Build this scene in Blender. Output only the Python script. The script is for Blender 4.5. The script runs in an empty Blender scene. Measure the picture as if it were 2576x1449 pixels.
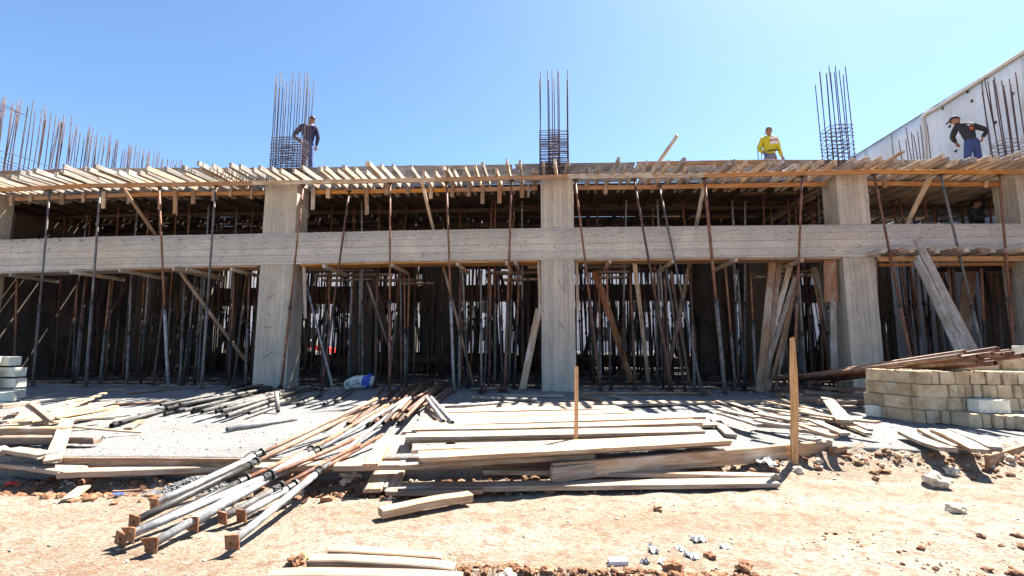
import bpy, bmesh, math, random
from mathutils import Vector, Matrix, noise
rnd = random.Random(11)
SC = bpy.context.scene
COL = SC.collection
# ------------------------------------------------------------------ camera, world, sun, exposure
FPX, PITCH, ROLL, YAW = 1159.84, .1203, .0019, -.0847
CAM = Vector((.171, -10.7163, 1.07))
_fw = Vector((math.sin(YAW)*math.cos(PITCH), math.cos(YAW)*math.cos(PITCH), math.sin(PITCH)))
_rt = Vector((math.cos(YAW), -math.sin(YAW), 0)); _up = _rt.cross(_fw)
RT = _rt*math.cos(ROLL)+_up*math.sin(ROLL); UP = -_rt*math.sin(ROLL)+_up*math.cos(ROLL); FW = _fw
cd = bpy.data.cameras.new('camera'); cam = bpy.data.objects.new('camera', cd); COL.objects.link(cam)
cam.matrix_world = Matrix(((RT.x, UP.x, -FW.x, CAM.x), (RT.y, UP.y, -FW.y, CAM.y), (RT.z, UP.z, -FW.z, CAM.z), (0, 0, 0, 1)))
cd.sensor_width = 36; cd.lens = FPX/2576*36; cd.clip_start = .05; cd.clip_end = 2000
SC.camera = cam
SUN_EL, SUN_AZ = math.radians(56), math.radians(44)      # azimuth from +Y (behind the building) towards +X
SD = Vector((math.sin(SUN_AZ)*math.cos(SUN_EL), math.cos(SUN_AZ)*math.cos(SUN_EL), math.sin(SUN_EL)))
W = bpy.data.worlds.new('World'); SC.world = W; W.use_nodes = True
wn = W.node_tree.nodes; wl = W.node_tree.links; wn.clear()
sky = wn.new('ShaderNodeTexSky'); sky.sky_type = 'NISHITA'; sky.sun_disc = False
sky.sun_elevation = SUN_EL; sky.sun_rotation = SUN_AZ
sky.altitude = 2000; sky.air_density = 1.0; sky.dust_density = 2.3; sky.ozone_density = 6
bg = wn.new('ShaderNodeBackground'); bg.inputs[1].default_value = .0545
wo = wn.new('ShaderNodeOutputWorld'); tint = wn.new('ShaderNodeMix'); tint.data_type = 'RGBA'; tint.blend_type = 'MULTIPLY'; tint.inputs[0].default_value = 1; tint.inputs[7].default_value = (1.05, 1.075, 1.0, 1)
wl.new(sky.outputs[0], tint.inputs[6]); wl.new(tint.outputs[2], bg.inputs[0]); wl.new(bg.outputs[0], wo.inputs[0])
sl = bpy.data.lights.new('sun', 'SUN'); sl.energy = 4.8; sl.angle = math.radians(.53); sl.color = (1, .95, .87)
so = bpy.data.objects.new('sun', sl); COL.objects.link(so); so.rotation_euler = SD.to_track_quat('Z', 'Y').to_euler(); so.location = SD*60
SC.view_settings.view_transform = 'Standard'; SC.view_settings.look = 'None'
SC.view_settings.exposure = 2.42; SC.view_settings.gamma = 1; SC.view_settings.use_curve_mapping = False
SC.cycles.max_bounces = 8; SC.cycles.diffuse_bounces = 5

# ------------------------------------------------------------------ measuring: photograph survey -> place in the world (metres)
def ray(px, py): return FW + RT*((px-1288)/FPX) - UP*((py-724.5)/FPX)
def PZ(px, py, z):
    d = ray(px, py); return CAM + d*((z-CAM.z)/d.z)
def PY(px, py, y):
    d = ray(px, py); return CAM + d*((y-CAM.y)/d.y)
def PX(px, py, x):
    d = ray(px, py); return CAM + d*((x-CAM.x)/d.x)
def proj(p):
    v = Vector(p)-CAM; k = FPX/v.dot(FW); return 1288+v.dot(RT)*k, 724.5-v.dot(UP)*k
def XA(px, y, z):                     # x of the point seen at column px, at depth y and height z
    x = 0.
    for _ in range(4):
        a = proj((x, y, z))[0]; b = proj((x+.1, y, z))[0]; x += (px-a)/(b-a)*.1
    return x
def lerp_tab(tab, x):
    if x <= tab[0][0]: return tab[0][1]
    for (a, b), (c, d) in zip(tab, tab[1:]):
        if x <= c: return b+(d-b)*(x-a)/(c-a)
    return tab[-1][1]
_v = {'U1': (0, 237, .3267), 'U2': (631.4, 158, .3267), 'U3': (1262.7, 158, .3267), 'U4': (1894, 79, .354),
      'L1': (0, 552.4, .3267), 'L2': (631.4, 552.4, .3267), 'L3': (1262.7, 552.4, .3267), 'L4': (1894, 552.4, .343),
      'B1': (0, 970.7, .33), 'B2': (631.4, 970.7, .33), 'B3': (1262.7, 970.7, .33), 'B4': (1894, 970.7, .33),
      'C': (1057.6, 915.5, .1851), 'K': (2170.4, 852.4, .2015)}
def q(v, x, y):
    a, b, s = _v[v]; return a+x*s, b+y*s

# ------------------------------------------------------------------ object helpers
def wm(o): return Matrix() if o is None else wm(o.parent) @ o.matrix_basis
def mk(name, me, mat=None, M=None, parent=None):
    if mat is not None and not me.materials: me.materials.append(mat)
    o = bpy.data.objects.new(name, me); COL.objects.link(o)
    M = M or Matrix()
    if parent is not None:
        o.parent = parent; M = wm(parent).inverted() @ M
    o.matrix_basis = M
    return o
def tag(o, label=None, cat=None, group=None, kind=None):
    if label: o['label'] = label
    if cat: o['category'] = cat
    if group: o['group'] = group
    if kind: o['kind'] = kind
    return o
def thing(name, loc, label, cat, group=None):
    o = bpy.data.objects.new(name, None); COL.objects.link(o); o.location = loc; o.empty_display_size = .1
    return tag(o, label, cat, group)
def mesh(name, vs, fs, smooth=False):
    me = bpy.data.meshes.new(name); me.from_pydata([tuple(v) for v in vs], [], fs); me.update()
    if smooth:
        for p in me.polygons: p.use_smooth = True
    return me
def axis_m(A, B, upv=Vector((0, 0, 1)), roll=0., at=.5):
    A = Vector(A); B = Vector(B); x = (B-A).normalized(); u = Vector(upv)
    if abs(x.dot(u)) > .995: u = Vector((0, 1, 0))
    y = u.cross(x).normalized(); z = x.cross(y)
    if roll: 
        c, s = math.cos(roll), math.sin(roll); y, z = y*c+z*s, z*c-y*s
    o = A.lerp(B, at)
    return Matrix(((x.x, y.x, z.x, o.x), (x.y, y.y, z.y, o.y), (x.z, y.z, z.z, o.z), (0, 0, 0, 1)))
def board_mesh(L, w, t, seg=5, wob=.004, ragged=.012):
    """timber along x, slightly bowed and twisted, chipped ends, arrises knocked off"""
    vs = []; fs = []
    bo = rnd.uniform(-1, 1)*wob*2; bz = rnd.uniform(-1, 1)*wob*1.5; tw = rnd.uniform(-.03, .03)
    c = min(w, t)*.12
    prof = [(-w/2+c, -t/2), (w/2-c, -t/2), (w/2, -t/2+c), (w/2, t/2-c), (w/2-c, t/2), (-w/2+c, t/2), (-w/2, t/2-c), (-w/2, -t/2+c)]
    for i in range(seg+1):
        s = i/seg; x = (s-.5)*L; k = 4*s*(1-s); a = tw*(s-.5)
        jy, jz = rnd.uniform(-wob, wob)*.35, rnd.uniform(-wob, wob)*.35
        for (y, z) in prof:
            xx = x+(rnd.uniform(-ragged, ragged) if i in (0, seg) else 0)
            vs.append((xx, y*math.cos(a)-z*math.sin(a)+bo*k+jy, z*math.cos(a)+y*math.sin(a)+bz*k+jz))
    n = 8
    for i in range(seg):
        for j in range(n): fs.append((i*n+j, i*n+(j+1) % n, (i+1)*n+(j+1) % n, (i+1)*n+j))
    fs.append(tuple(range(n-1, -1, -1))); fs.append(tuple(range(seg*n, seg*n+n)))
    fs = [tuple(reversed(f)) for f in fs]
    return mesh('timber', vs, fs)
def board(name, A, B, w, t, mat, parent=None, roll=0., upv=(0, 0, 1), **k):
    L = (Vector(B)-Vector(A)).length
    return mk(name, board_mesh(L, w, t, **k), mat, axis_m(A, B, Vector(upv), roll), parent)
def tube_mesh(L, r, n=8, hollow=True, cap=.06, bend=0., seg=1):
    vs = []; fs = []
    def ring(x, rr):
        b = bend*(1-(2*x/L)**2)
        vs.extend([(x, rr*math.cos(2*math.pi*k/n), rr*math.sin(2*math.pi*k/n)+b) for k in range(n)]); return len(vs)-n
    def quad(a, b):
        for k in range(n): fs.append((a+k, b+k, b+(k+1) % n, a+(k+1) % n))
    rings = [ring(-L/2+L*i/seg, r) for i in range(seg+1)]
    for a, b in zip(rings, rings[1:]): quad(b, a)
    if hollow:
        for x, s, o in ((-L/2, 1, rings[0]), (L/2, -1, rings[-1])):
            a = ring(x, r*.8); b = ring(x+s*cap, r*.8)
            if s > 0: quad(o, a); quad(a, b); fs.append(tuple(range(b, b+n)))
            else: quad(a, o); quad(b, a); fs.append(tuple(range(b+n-1, b-1, -1)))
    else:
        fs.append(tuple(range(rings[0]+n-1, rings[0]-1, -1))); fs.append(tuple(range(rings[-1], rings[-1]+n)))
    me = mesh('tube', vs, fs)
    for p in me.polygons:
        if len(p.vertices) == 4: p.use_smooth = True
    return me
def tube(name, A, B, r, mat, parent=None, n=8, hollow=True, bend=0., seg=1):
    L = (Vector(B)-Vector(A)).length
    return mk(name, tube_mesh(L, r, n, hollow, bend=bend, seg=seg), mat, axis_m(A, B), parent)
def wire_mesh(pts, r, n=5, closed=False):
    pts = [Vector(p) for p in pts]; vs = []; fs = []; m = len(pts)
    for i, p in enumerate(pts):
        a = pts[i-1] if (i or closed) else p; b = pts[(i+1) % m] if (i < m-1 or closed) else p
        d = (b-a).normalized(); u = Vector((0, 0, 1)) if abs(d.z) < .9 else Vector((1, 0, 0))
        s = d.cross(u).normalized(); t = s.cross(d)
        vs.extend([p+s*(r*math.cos(2*math.pi*k/n))+t*(r*math.sin(2*math.pi*k/n)) for k in range(n)])
    for i in range(m if closed else m-1):
        j = (i+1) % m
        for k in range(n): fs.append((i*n+k, i*n+(k+1) % n, j*n+(k+1) % n, j*n+k))
    if not closed: fs.append(tuple(range(n-1, -1, -1))); fs.append(tuple(range((m-1)*n, m*n)))
    return mesh('wire', vs, fs, True)
def box_mesh(x0, x1, y0, y1, z0, z1):
    vs = [(x0, y0, z0), (x1, y0, z0), (x1, y1, z0), (x0, y1, z0), (x0, y0, z1), (x1, y0, z1), (x1, y1, z1), (x0, y1, z1)]
    return mesh('slab', vs, [(0, 3, 2, 1), (4, 5, 6, 7), (0, 1, 5, 4), (1, 2, 6, 5), (2, 3, 7, 6), (3, 0, 4, 7)])
def rock_mesh(r, seed, sub=2, flat=.7, rough=.35):
    bm = bmesh.new(); bmesh.ops.create_icosphere(bm, subdivisions=sub, radius=1)
    for v in bm.verts:
        d = v.co.normalized(); k = 1+rough*noise.noise(d*1.3+Vector((seed*3.1, seed, 0)))+rough*.5*noise.noise(d*3.1+Vector((seed, 7, seed*2)))
        v.co = Vector((d.x*1.15, d.y*.95, d.z*flat))*r*k
    me = bpy.data.meshes.new('rock'); bm.to_mesh(me); bm.free(); return me

# ------------------------------------------------------------------ materials
class N:
    def __init__(s, name):
        s.m = bpy.data.materials.new(name); s.m.use_nodes = True; s.t = s.m.node_tree; s.t.nodes.clear()
        s.out = s.add('ShaderNodeOutputMaterial'); s.b = s.add('ShaderNodeBsdfPrincipled'); s.t.links.new(s.b.outputs[0], s.out.inputs[0])
        s.b.inputs['Specular IOR Level'].default_value = .25
    def add(s, ty, **k):
        n = s.t.nodes.new(ty)
        for a, v in k.items(): setattr(n, a, v)
        return n
    def set(s, sock, v):
        if hasattr(v, 'is_linked') or hasattr(v, 'links'): s.t.links.new(v, sock)
        elif isinstance(v, (tuple, list)) and len(v) == 3 and sock.type == 'RGBA': sock.default_value = (*v, 1)
        else: sock.default_value = v
    def coord(s, scale=(1, 1, 1), out='Object', rand=True):
        c = s.add('ShaderNodeTexCoord').outputs[out]; m = s.add('ShaderNodeMapping'); s.set(m.inputs['Vector'], c); m.inputs['Scale'].default_value = scale
        if rand:
            i = s.add('ShaderNodeObjectInfo').outputs['Random']; k = s.math('MULTIPLY', i, 37.); s.set(m.inputs['Location'], s.comb(k, k, k))
        return m.outputs[0]
    def comb(s, a, b, c):
        n = s.add('ShaderNodeCombineXYZ')
        for i, v in enumerate((a, b, c)): s.set(n.inputs[i], v)
        return n.outputs[0]
    def sep(s, v):
        n = s.add('ShaderNodeSeparateXYZ'); s.set(n.inputs[0], v); return n.outputs
    def math(s, op, a, b=0., clamp=False):
        n = s.add('ShaderNodeMath', operation=op, use_clamp=clamp); s.set(n.inputs[0], a); s.set(n.inputs[1], b); return n.outputs[0]
    def noise(s, v, scale=1., detail=4., rough=.6, dist=0.):
        n = s.add('ShaderNodeTexNoise'); s.set(n.inputs['Vector'], v); n.inputs['Scale'].default_value = scale
        n.inputs['Detail'].default_value = detail; n.inputs['Roughness'].default_value = rough; n.inputs['Distortion'].default_value = dist
        return n.outputs['Fac']
    def ramp(s, f, pts):
        n = s.add('ShaderNodeValToRGB'); s.set(n.inputs[0], f); e = n.color_ramp.elements
        while len(e) < len(pts): e.new(.5)
        for a, (p, c) in zip(e, pts): a.position = p; a.color = (*c, 1) if len(c) == 3 else c
        return n.outputs[0]
    def val(s, f, a, b):
        n = s.add('ShaderNodeMapRange'); s.set(n.inputs[0], f); n.inputs[1].default_value = a; n.inputs[2].default_value = b; return n.outputs[0]
    def mix(s, f, a, b, mode='MIX'):
        n = s.add('ShaderNodeMix', data_type='RGBA', blend_type=mode); s.set(n.inputs[0], f); s.set(n.inputs[6], a); s.set(n.inputs[7], b); return n.outputs[2]
    def rand(s, lo, hi):
        i = s.add('ShaderNodeObjectInfo').outputs['Random']; n = s.add('ShaderNodeMapRange'); s.set(n.inputs[0], i); n.inputs[3].default_value = lo; n.inputs[4].default_value = hi; return n.outputs[0]
    def white(s, v):
        n = s.add('ShaderNodeTexWhiteNoise', noise_dimensions='1D'); s.set(n.inputs['W'], v); return n.outputs['Value']
    def hsv(s, c, v=1., sat=1., h=.5):
        n = s.add('ShaderNodeHueSaturation'); s.set(n.inputs['Color'], c); s.set(n.inputs['Value'], v); s.set(n.inputs['Saturation'], sat); s.set(n.inputs['Hue'], h); return n.outputs[0]
    def bump(s, h, dist=.005, st=1.):
        n = s.add('ShaderNodeBump'); s.set(n.inputs['Height'], h); n.inputs['Distance'].default_value = dist; n.inputs['Strength'].default_value = st
        s.t.links.new(n.outputs[0], s.b.inputs['Normal'])
    def done(s, color, rough=.85, metal=0.):
        s.set(s.b.inputs['Base Color'], color); s.set(s.b.inputs['Roughness'], rough); s.set(s.b.inputs['Metallic'], metal); return s.m
def wood(name, dark, mid, light, cement=.35, ccol=(.45, .43, .40), vlo=.75, vhi=1.2):
    n = N(name); v = n.coord((1.2, 16, 16)); g = n.noise(v, 2.2, 6, .65, .4)
    c = n.ramp(g, [(.3, dark), (.52, mid), (.72, light)])
    big = n.noise(n.coord((1.5, 4, 4)), 1.4, 4, .6)
    c = n.mix(n.math('MULTIPLY', n.val(big, .5, .68), cement), c, ccol)
    knot = n.noise(n.coord((2.5, 9, 9)), 2.6, 2, .4)
    c = n.mix(n.math('MULTIPLY', n.val(knot, .66, .74), .55), c, tuple(x*.45 for x in dark))
    c = n.hsv(c, n.rand(vlo, vhi), n.rand(.75, 1.15))
    n.bump(g, .004, .8); return n.done(c, .85)
MW = wood('weathered_timber', (.18, .11, .07), (.34, .235, .155), (.47, .375, .28), .5, (.46, .42, .37))
MWG = wood('grey_timber', (.15, .12, .095), (.27, .225, .185), (.40, .35, .30), .7)
MWO = wood('orange_timber', (.24, .11, .04), (.38, .19, .075), (.47, .27, .13), .4, (.40, .30, .2), .85, 1.15)
MWB = wood('brown_timber', (.13, .075, .045), (.25, .155, .095), (.36, .25, .17), .45)
MWD = wood('shade_dark_timber', (.04, .026, .019), (.075, .05, .037), (.11, .078, .06), .3, (.12, .10, .09))  # timber darkened so the boards under the roof carry shade in their colour
MWJ = wood('joist_timber', (.22, .14, .09), (.42, .31, .21), (.56, .46, .36), .8, (.60, .56, .50))
MWR = wood('red_brown_timber', (.14, .06, .03), (.25, .12, .06), (.34, .19, .11), .35)
MWM = wood('muddy_timber', (.17, .11, .07), (.25, .185, .13), (.33, .26, .195), .85, (.31, .225, .15))
MST = wood('new_stake_timber', (.36, .17, .05), (.55, .30, .11), (.62, .38, .18), .1)
def concrete(name, base, dark, band, axis, tone=.16):
    n = N(name); co = n.coord(rand=False); x, y, z = n.sep(co)
    u = n.math('ADD', x, n.math('MULTIPLY', y, 1.07)) if axis == 'v' else z
    k = n.math('DIVIDE', u, band); cell = n.math('FLOOR', k); fr = n.math('FRACT', k)
    tn = n.white(cell)
    st = n.noise(n.coord((9, 9, .7) if axis == 'v' else (.7, 9, 11), rand=False), 2., 6, .7)
    bl = n.noise(n.coord(rand=False), 1.3, 5, .65)
    fine = n.noise(n.coord(rand=False), 38., 4, .7)
    c = n.mix(n.val(bl, .36, .68), dark, base)
    c = n.hsv(c, n.math('ADD', .9-tone*.5, n.math('ADD', n.math('MULTIPLY', tn, tone), n.math('MULTIPLY', n.math('SUBTRACT', st, .5), .75 if axis == 'v' else .4))))
    big = n.noise(n.coord((1, 1, .55), rand=False), .75, 6, .7, .6); warm = n.noise(n.coord((1, 1, 1), rand=False), .5, 3, .5)
    c = n.mix(n.math('MULTIPLY', n.val(big, .54, .66), .5), c, tuple(q_*.72 for q_ in dark)); c = n.mix(n.math('MULTIPLY', n.val(big, .44, .33), .45), c, tuple(min(.68, q_*1.16) for q_ in base))
    c = n.mix(n.math('MULTIPLY', n.val(warm, .5, .7), .35), c, (.52, .40, .27))
    run = n.noise(n.coord((7, 7, .25), rand=False), 1.2, 4, .6); c = n.mix(n.math('MULTIPLY', n.val(run, .62, .74), .4), c, tuple(q_*.6 for q_ in dark))
    edge = n.math('LESS_THAN', n.math('MINIMUM', fr, n.math('SUBTRACT', 1., fr)), .045)
    gate = n.val(n.noise(n.coord((1, 1, 1), rand=False), 2.3, 3, .6), .48, .62)
    c = n.mix(n.math('MULTIPLY', n.math('MULTIPLY', edge, gate), .38 if axis == 'v' else .14), c, tuple(q_*.35 for q_ in dark))
    pit = n.val(n.noise(n.coord((4.5, 4.5, 13) if axis == 'h' else (11, 11, 3.2), rand=False), 3.1, 5, .74), .60, .68)
    c = n.mix(n.math('MULTIPLY', pit, .3), c, tuple(q_*.42 for q_ in dark))
    if axis == 'h':
        w_ = n.math('ADD', z, n.math('MULTIPLY', n.math('SUBTRACT', n.noise(n.coord((1.4, 1, 6), rand=False), 2., 5, .7), .5), .42))
        c = n.mix(n.math('MULTIPLY', n.val(w_, 3.56, 3.66), .55), c, (.30, .29, .27))
    h = n.math('ADD', n.math('MULTIPLY', n.math('SUBTRACT', st, n.math('MULTIPLY', pit, .8)), 1.), n.math('ADD', n.math('MULTIPLY', tn, .5), n.math('MULTIPLY', fine, .3)))
    n.bump(n.math('SUBTRACT', h, n.math('MULTIPLY', edge, .35)), .02, 1.); return n.done(c, .9)
MCV = concrete('board_marked_column_concrete', (.56, .48, .38), (.42, .38, .32), .115, 'v')
MCH = concrete('board_marked_beam_concrete', (.63, .555, .46), (.49, .445, .38), .17, 'h', .10)
MCI = concrete('shade_dark_concrete', (.15, .125, .105), (.10, .085, .072), .2, 'v')  # concrete with the hall's shade put into its base colour
def slabmat():
    n = N('rough_slab_concrete'); co = n.coord(rand=False)
    a = n.noise(co, 1.1, 5, .6); b = n.noise(n.coord((1, 1, 1), rand=False), 22, 5, .75); f = n.noise(n.coord((16, 34, 20), rand=False), 3., 4, .7)
    c = n.ramp(a, [(.3, (.22, .215, .205)), (.6, (.295, .285, .275)), (.8, (.265, .25, .235))])
    c = n.mix(n.math('MULTIPLY', n.val(b, .50, .60), .75), c, (.13, .125, .12))
    c = n.mix(n.math('MULTIPLY', n.val(f, .53, .62), .7), c, (.15, .145, .14))
    n.bump(n.math('ADD', n.math('MULTIPLY', b, .8), f), .03, 1.); return n.done(c, .95)
MSL = slabmat()
def dirtmat():
    n = N('sandy_soil'); co = n.coord(rand=False); x, y, z = n.sep(n.coord(rand=False))
    a = n.noise(co, .9, 6, .62, .3); b = n.noise(co, 9., 6, .7); f = n.noise(n.coord((20, 44, 20), rand=False), 1.6, 5, .7)
    c = n.ramp(a, [(.3, (.225, .168, .117)), (.46, (.262, .21, .155)), (.6, (.295, .248, .193)), (.75, (.335, .295, .24))])
    red = n.math('MULTIPLY', n.val(n.noise(co, 1.7, 5, .65, .5), .54, .7), .55)
    trk = n.noise(n.coord((.22, 2.6, 1), rand=False), 1.1, 4, .55)
    c = n.mix(n.math('MULTIPLY', n.val(trk, .52, .64), .7), c, (.345, .30, .24)); c = n.mix(n.math('MULTIPLY', n.val(trk, .44, .36), .4), c, (.21, .15, .10))
    c = n.mix(red, c, (.28, .18, .115))
    c = n.mix(n.math('MULTIPLY', n.val(z, -.24, -.31), .85), c, (.27, .125, .055))     # subsoil shows where the crust is broken
    c = n.mix(n.math('MULTIPLY', n.val(b, .50, .62), .75), c, (.17, .10, .06))
    c = n.mix(n.math('MULTIPLY', n.val(f, .53, .62), .8), c, (.15, .09, .055))
    c = n.mix(n.math('MULTIPLY', n.val(f, .44, .34), .45), c, (.56, .50, .43))
    vo = n.add('ShaderNodeTexVoronoi', feature='DISTANCE_TO_EDGE'); n.set(vo.inputs['Vector'], n.coord((1, 1.4, 1), rand=False)); vo.inputs['Scale'].default_value = 5.5
    crack = n.math('MULTIPLY', n.math('LESS_THAN', vo.outputs[0], .02), n.val(n.noise(co, .8, 3, .5), .5, .6))
    c = n.mix(n.math('MULTIPLY', crack, .6), c, (.25, .15, .09))
    n.bump(n.math('SUBTRACT', n.math('ADD', n.math('MULTIPLY', b, .9), f), n.math('MULTIPLY', crack, .5)), .03, 1.); return n.done(c, .95)
MDI = dirtmat()
MFL = None
def speck(name, a, b, c3, scale=9., rough=.6, metal=0., vlo=.8, vhi=1.2, bmp=.002):
    n = N(name); v = n.coord((1, 1, 1)); f = n.noise(v, scale, 5, .7); g = n.noise(v, scale*5, 3, .6)
    c = n.ramp(f, [(.36, a), (.52, b), (.66, c3)])
    c = n.mix(n.math('MULTIPLY', n.val(g, .58, .68), .5), c, tuple(x*.4 for x in a))
    n.bump(g, bmp, .7); return n.done(n.hsv(c, n.rand(vlo, vhi)), rough, metal)
MRU = speck('rusty_steel', (.10, .045, .028), (.19, .085, .048), (.26, .14, .09))
MRD = speck('dark_rusty_steel', (.055, .03, .022), (.10, .055, .04), (.15, .09, .07))
MGS = speck('grey_steel', (.075, .068, .062), (.135, .125, .115), (.21, .19, .17))
MBK = speck('black_greased_steel', (.018, .017, .016), (.035, .033, .031), (.07, .066, .06), rough=.45)
MCS = speck('cement_splashed_steel', (.14, .138, .138), (.255, .25, .247), (.39, .375, .355))
MOR = speck('orange_rust_pipe', (.18, .095, .055), (.28, .165, .10), (.37, .26, .185))
MPL = speck('rusty_plate', (.13, .055, .03), (.24, .105, .05), (.34, .19, .10), scale=22)
MRB = speck('rebar_steel', (.045, .03, .032), (.08, .055, .057), (.12, .085, .083), rough=.9)
MBL = speck('sand_coloured_block', (.34, .25, .15), (.48, .375, .245), (.56, .47, .34), scale=4, rough=.95, vlo=.82, vhi=1.12, bmp=.006)
MBG = speck('pale_grey_block', (.52, .51, .42), (.63, .62, .53), (.69, .68, .60), scale=4, rough=.95, vlo=.9, vhi=1.05, bmp=.006)
MRK = speck('limestone', (.40, .30, .20), (.56, .48, .37), (.68, .63, .54), scale=7, rough=.95, bmp=.01)
MCL = speck('red_soil_clods', (.15, .068, .034), (.23, .12, .065), (.34, .22, .14), scale=14, rough=.95, bmp=.01)
MPB = speck('pale_pebbles', (.42, .33, .23), (.55, .46, .36), (.66, .60, .52), scale=14, rough=.95)
MGV = speck('grey_gravel', (.05, .05, .05), (.14, .14, .14), (.27, .27, .265), scale=40, rough=.95)
MHF = speck('dark_hall_shade', (.05, .043, .038), (.085, .073, .064), (.13, .115, .10), scale=3, rough=.95, vlo=1, vhi=1, bmp=.02)  # dark tone holds the hall's shade, for the floor sheet and added bank
def flat(name, c, rough=.8, var=.22, scale=9):
    n = N(name); g = n.noise(n.coord(), scale, 5, .65, .8); k = n.hsv(c, n.math('ADD', 1-var, n.math('MULTIPLY', g, var*2)))
    n.bump(g, .02, .8); return n.done(k, rough)
def wallmat():
    n = N('whitewashed_wall'); co = n.coord(rand=False)
    a = n.noise(co, .55, 6, .62); s = n.noise(n.coord((3, 3, .35), rand=False), 1.1, 5, .65); f = n.noise(co, 9, 5, .7)
    c = n.ramp(a, [(.33, (.60, .595, .57)), (.55, (.78, .78, .77)), (.7, (.82, .82, .82))])
    c = n.mix(n.math('MULTIPLY', n.val(s, .53, .68), .7), c, (.36, .35, .31))
    c = n.mix(n.math('MULTIPLY', n.val(f, .57, .7), .45), c, (.42, .40, .36)); n.bump(f, .01, .7); return n.done(c, .9)
MWW = wallmat()
MHO = flat('dark_hole', (.05, .045, .04)); MPV = flat('pale_plastic_pipe', (.62, .60, .55), .5)
MSK = flat('skin', (.30, .16, .10), .6); MHR = flat('black_hair', (.015, .012, .01), .6)
MNV = flat('navy_knit', (.035, .035, .085)); MDJ = flat('charcoal_jacket_cloth', (.035, .034, .036)); MJE = flat('blue_denim', (.05, .075, .19))
MYL = flat('yellow_cloth', (.55, .46, .03)); MWT = flat('white_cloth', (.7, .7, .68)); MRE = flat('red_cloth', (.50, .05, .03)); MCP = flat('dark_cap_cloth', (.05, .045, .05))
MGR = flat('grey_trouser_cloth', (.19, .19, .22)); MBG2 = flat('blue_glove_cloth', (.04, .09, .42)); MOL = flat('orange_print', (.62, .13, .05))
MPP = flat('white_paper', (.58, .57, .54), .7); MBB = flat('blue_print', (.05, .08, .38), .6); MRP = flat('red_plastic', (.45, .03, .03), .5)
# ------------------------------------------------------------------ people (bodies are grown first, while the scene is small)
def grow(name, nodes, edges, root, sub=2):
    """one continuous skin surface over a skeleton: nodes {key: (co, rx, ry)}"""
    keys = list(nodes); idx = {k: i for i, k in enumerate(keys)}
    me = bpy.data.meshes.new(name); me.from_pydata([nodes[k][0] for k in keys], [(idx[a], idx[b]) for a, b in edges], [])
    o = bpy.data.objects.new(name, me); COL.objects.link(o)
    o.modifiers.new('s', 'SKIN'); me.skin_vertices.new() if not me.skin_vertices else None
    for k in keys:
        s = me.skin_vertices[0].data[idx[k]]; s.radius = (nodes[k][1], nodes[k][2]); s.use_root = k in root
    m = o.modifiers.new('d', 'SUBSURF'); m.levels = sub; m.render_levels = sub
    dg = bpy.context.evaluated_depsgraph_get(); r = bpy.data.meshes.new_from_object(o.evaluated_get(dg)); r.materials.clear()
    bpy.data.objects.remove(o); bpy.data.meshes.remove(me); r.name = name
    for p in r.polygons: p.use_smooth = True
    return r
def head_mesh(c, yaw, tilt, roll):
    bm = bmesh.new(); bmesh.ops.create_uvsphere(bm, u_segments=28, v_segments=20, radius=1)
    for v in bm.verts:
        x, y, z = v.co                                     # face looks to -y
        w = .076; d = .096; h = .118
        if z < -.1: w *= 1-.30*min(1, (-z-.1)/.9); d *= 1-.12*min(1, (-z-.1)/.9)
        p = Vector((x*w, y*d, z*h)); fr = max(0, -y)
        p.y -= .024*math.exp(-((x/.17)**2))*math.exp(-(((z+.12)/.20)**2))*(fr > .3)       # nose
        for s in (-1, 1): p.y += .012*math.exp(-(((x-s*.42)/.2)**2+((z-.1)/.14)**2))*(fr > .3)     # eye sockets
        p.y -= .006*math.exp(-((x/.3)**2+((z+.45)/.08)**2))*(fr > .3); p.y += .006*math.exp(-((x/.3)**2+((z+.52)/.04)**2))*(fr > .3)   # lips
        p.y -= .008*math.exp(-((x/.3)**2+((z+.85)/.15)**2))*(fr > .1)                     # chin
        e = math.exp(-(((abs(x)-1)/.12)**2+((z+.05)/.2)**2+((y-.1)/.16)**2)); p.x += math.copysign(.020*e, x)     # ears
        v.co = p
    R = Matrix.Rotation(yaw, 4, 'Z') @ Matrix.Rotation(roll, 4, 'Y') @ Matrix.Rotation(tilt, 4, 'X')
    M = Matrix.Translation(c) @ R
    bm.transform(M); me = bpy.data.meshes.new('head'); bm.to_mesh(me); bm.free()
    for p in me.polygons: p.use_smooth = True
    return me, M
def join(ms, name):
    bm = bmesh.new()
    for m in ms: bm.from_mesh(m)
    me = bpy.data.meshes.new(name); bm.to_mesh(me); bm.free()
    for p in me.polygons: p.use_smooth = True
    return me
def shell(M, w, d, h, zmin, yback, name, thick=1.):
    bm = bmesh.new(); bmesh.ops.create_uvsphere(bm, u_segments=24, v_segments=16, radius=1)
    kill = [v for v in bm.verts if v.co.z < zmin+(.55 if v.co.y < -.35 else (yback if v.co.y > .1 else .25))]
    bmesh.ops.delete(bm, geom=kill, context='VERTS')
    for v in bm.verts:
        k = 1+.035*noise.noise(v.co*4); v.co = Vector((v.co.x*w*k, v.co.y*d*k, v.co.z*h*k))
    bmesh.ops.solidify(bm, geom=bm.faces[:], thickness=.006)
    bm.transform(M); me = bpy.data.meshes.new(name); bm.to_mesh(me); bm.free()
    for p in me.polygons: p.use_smooth = True
    return me
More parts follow.
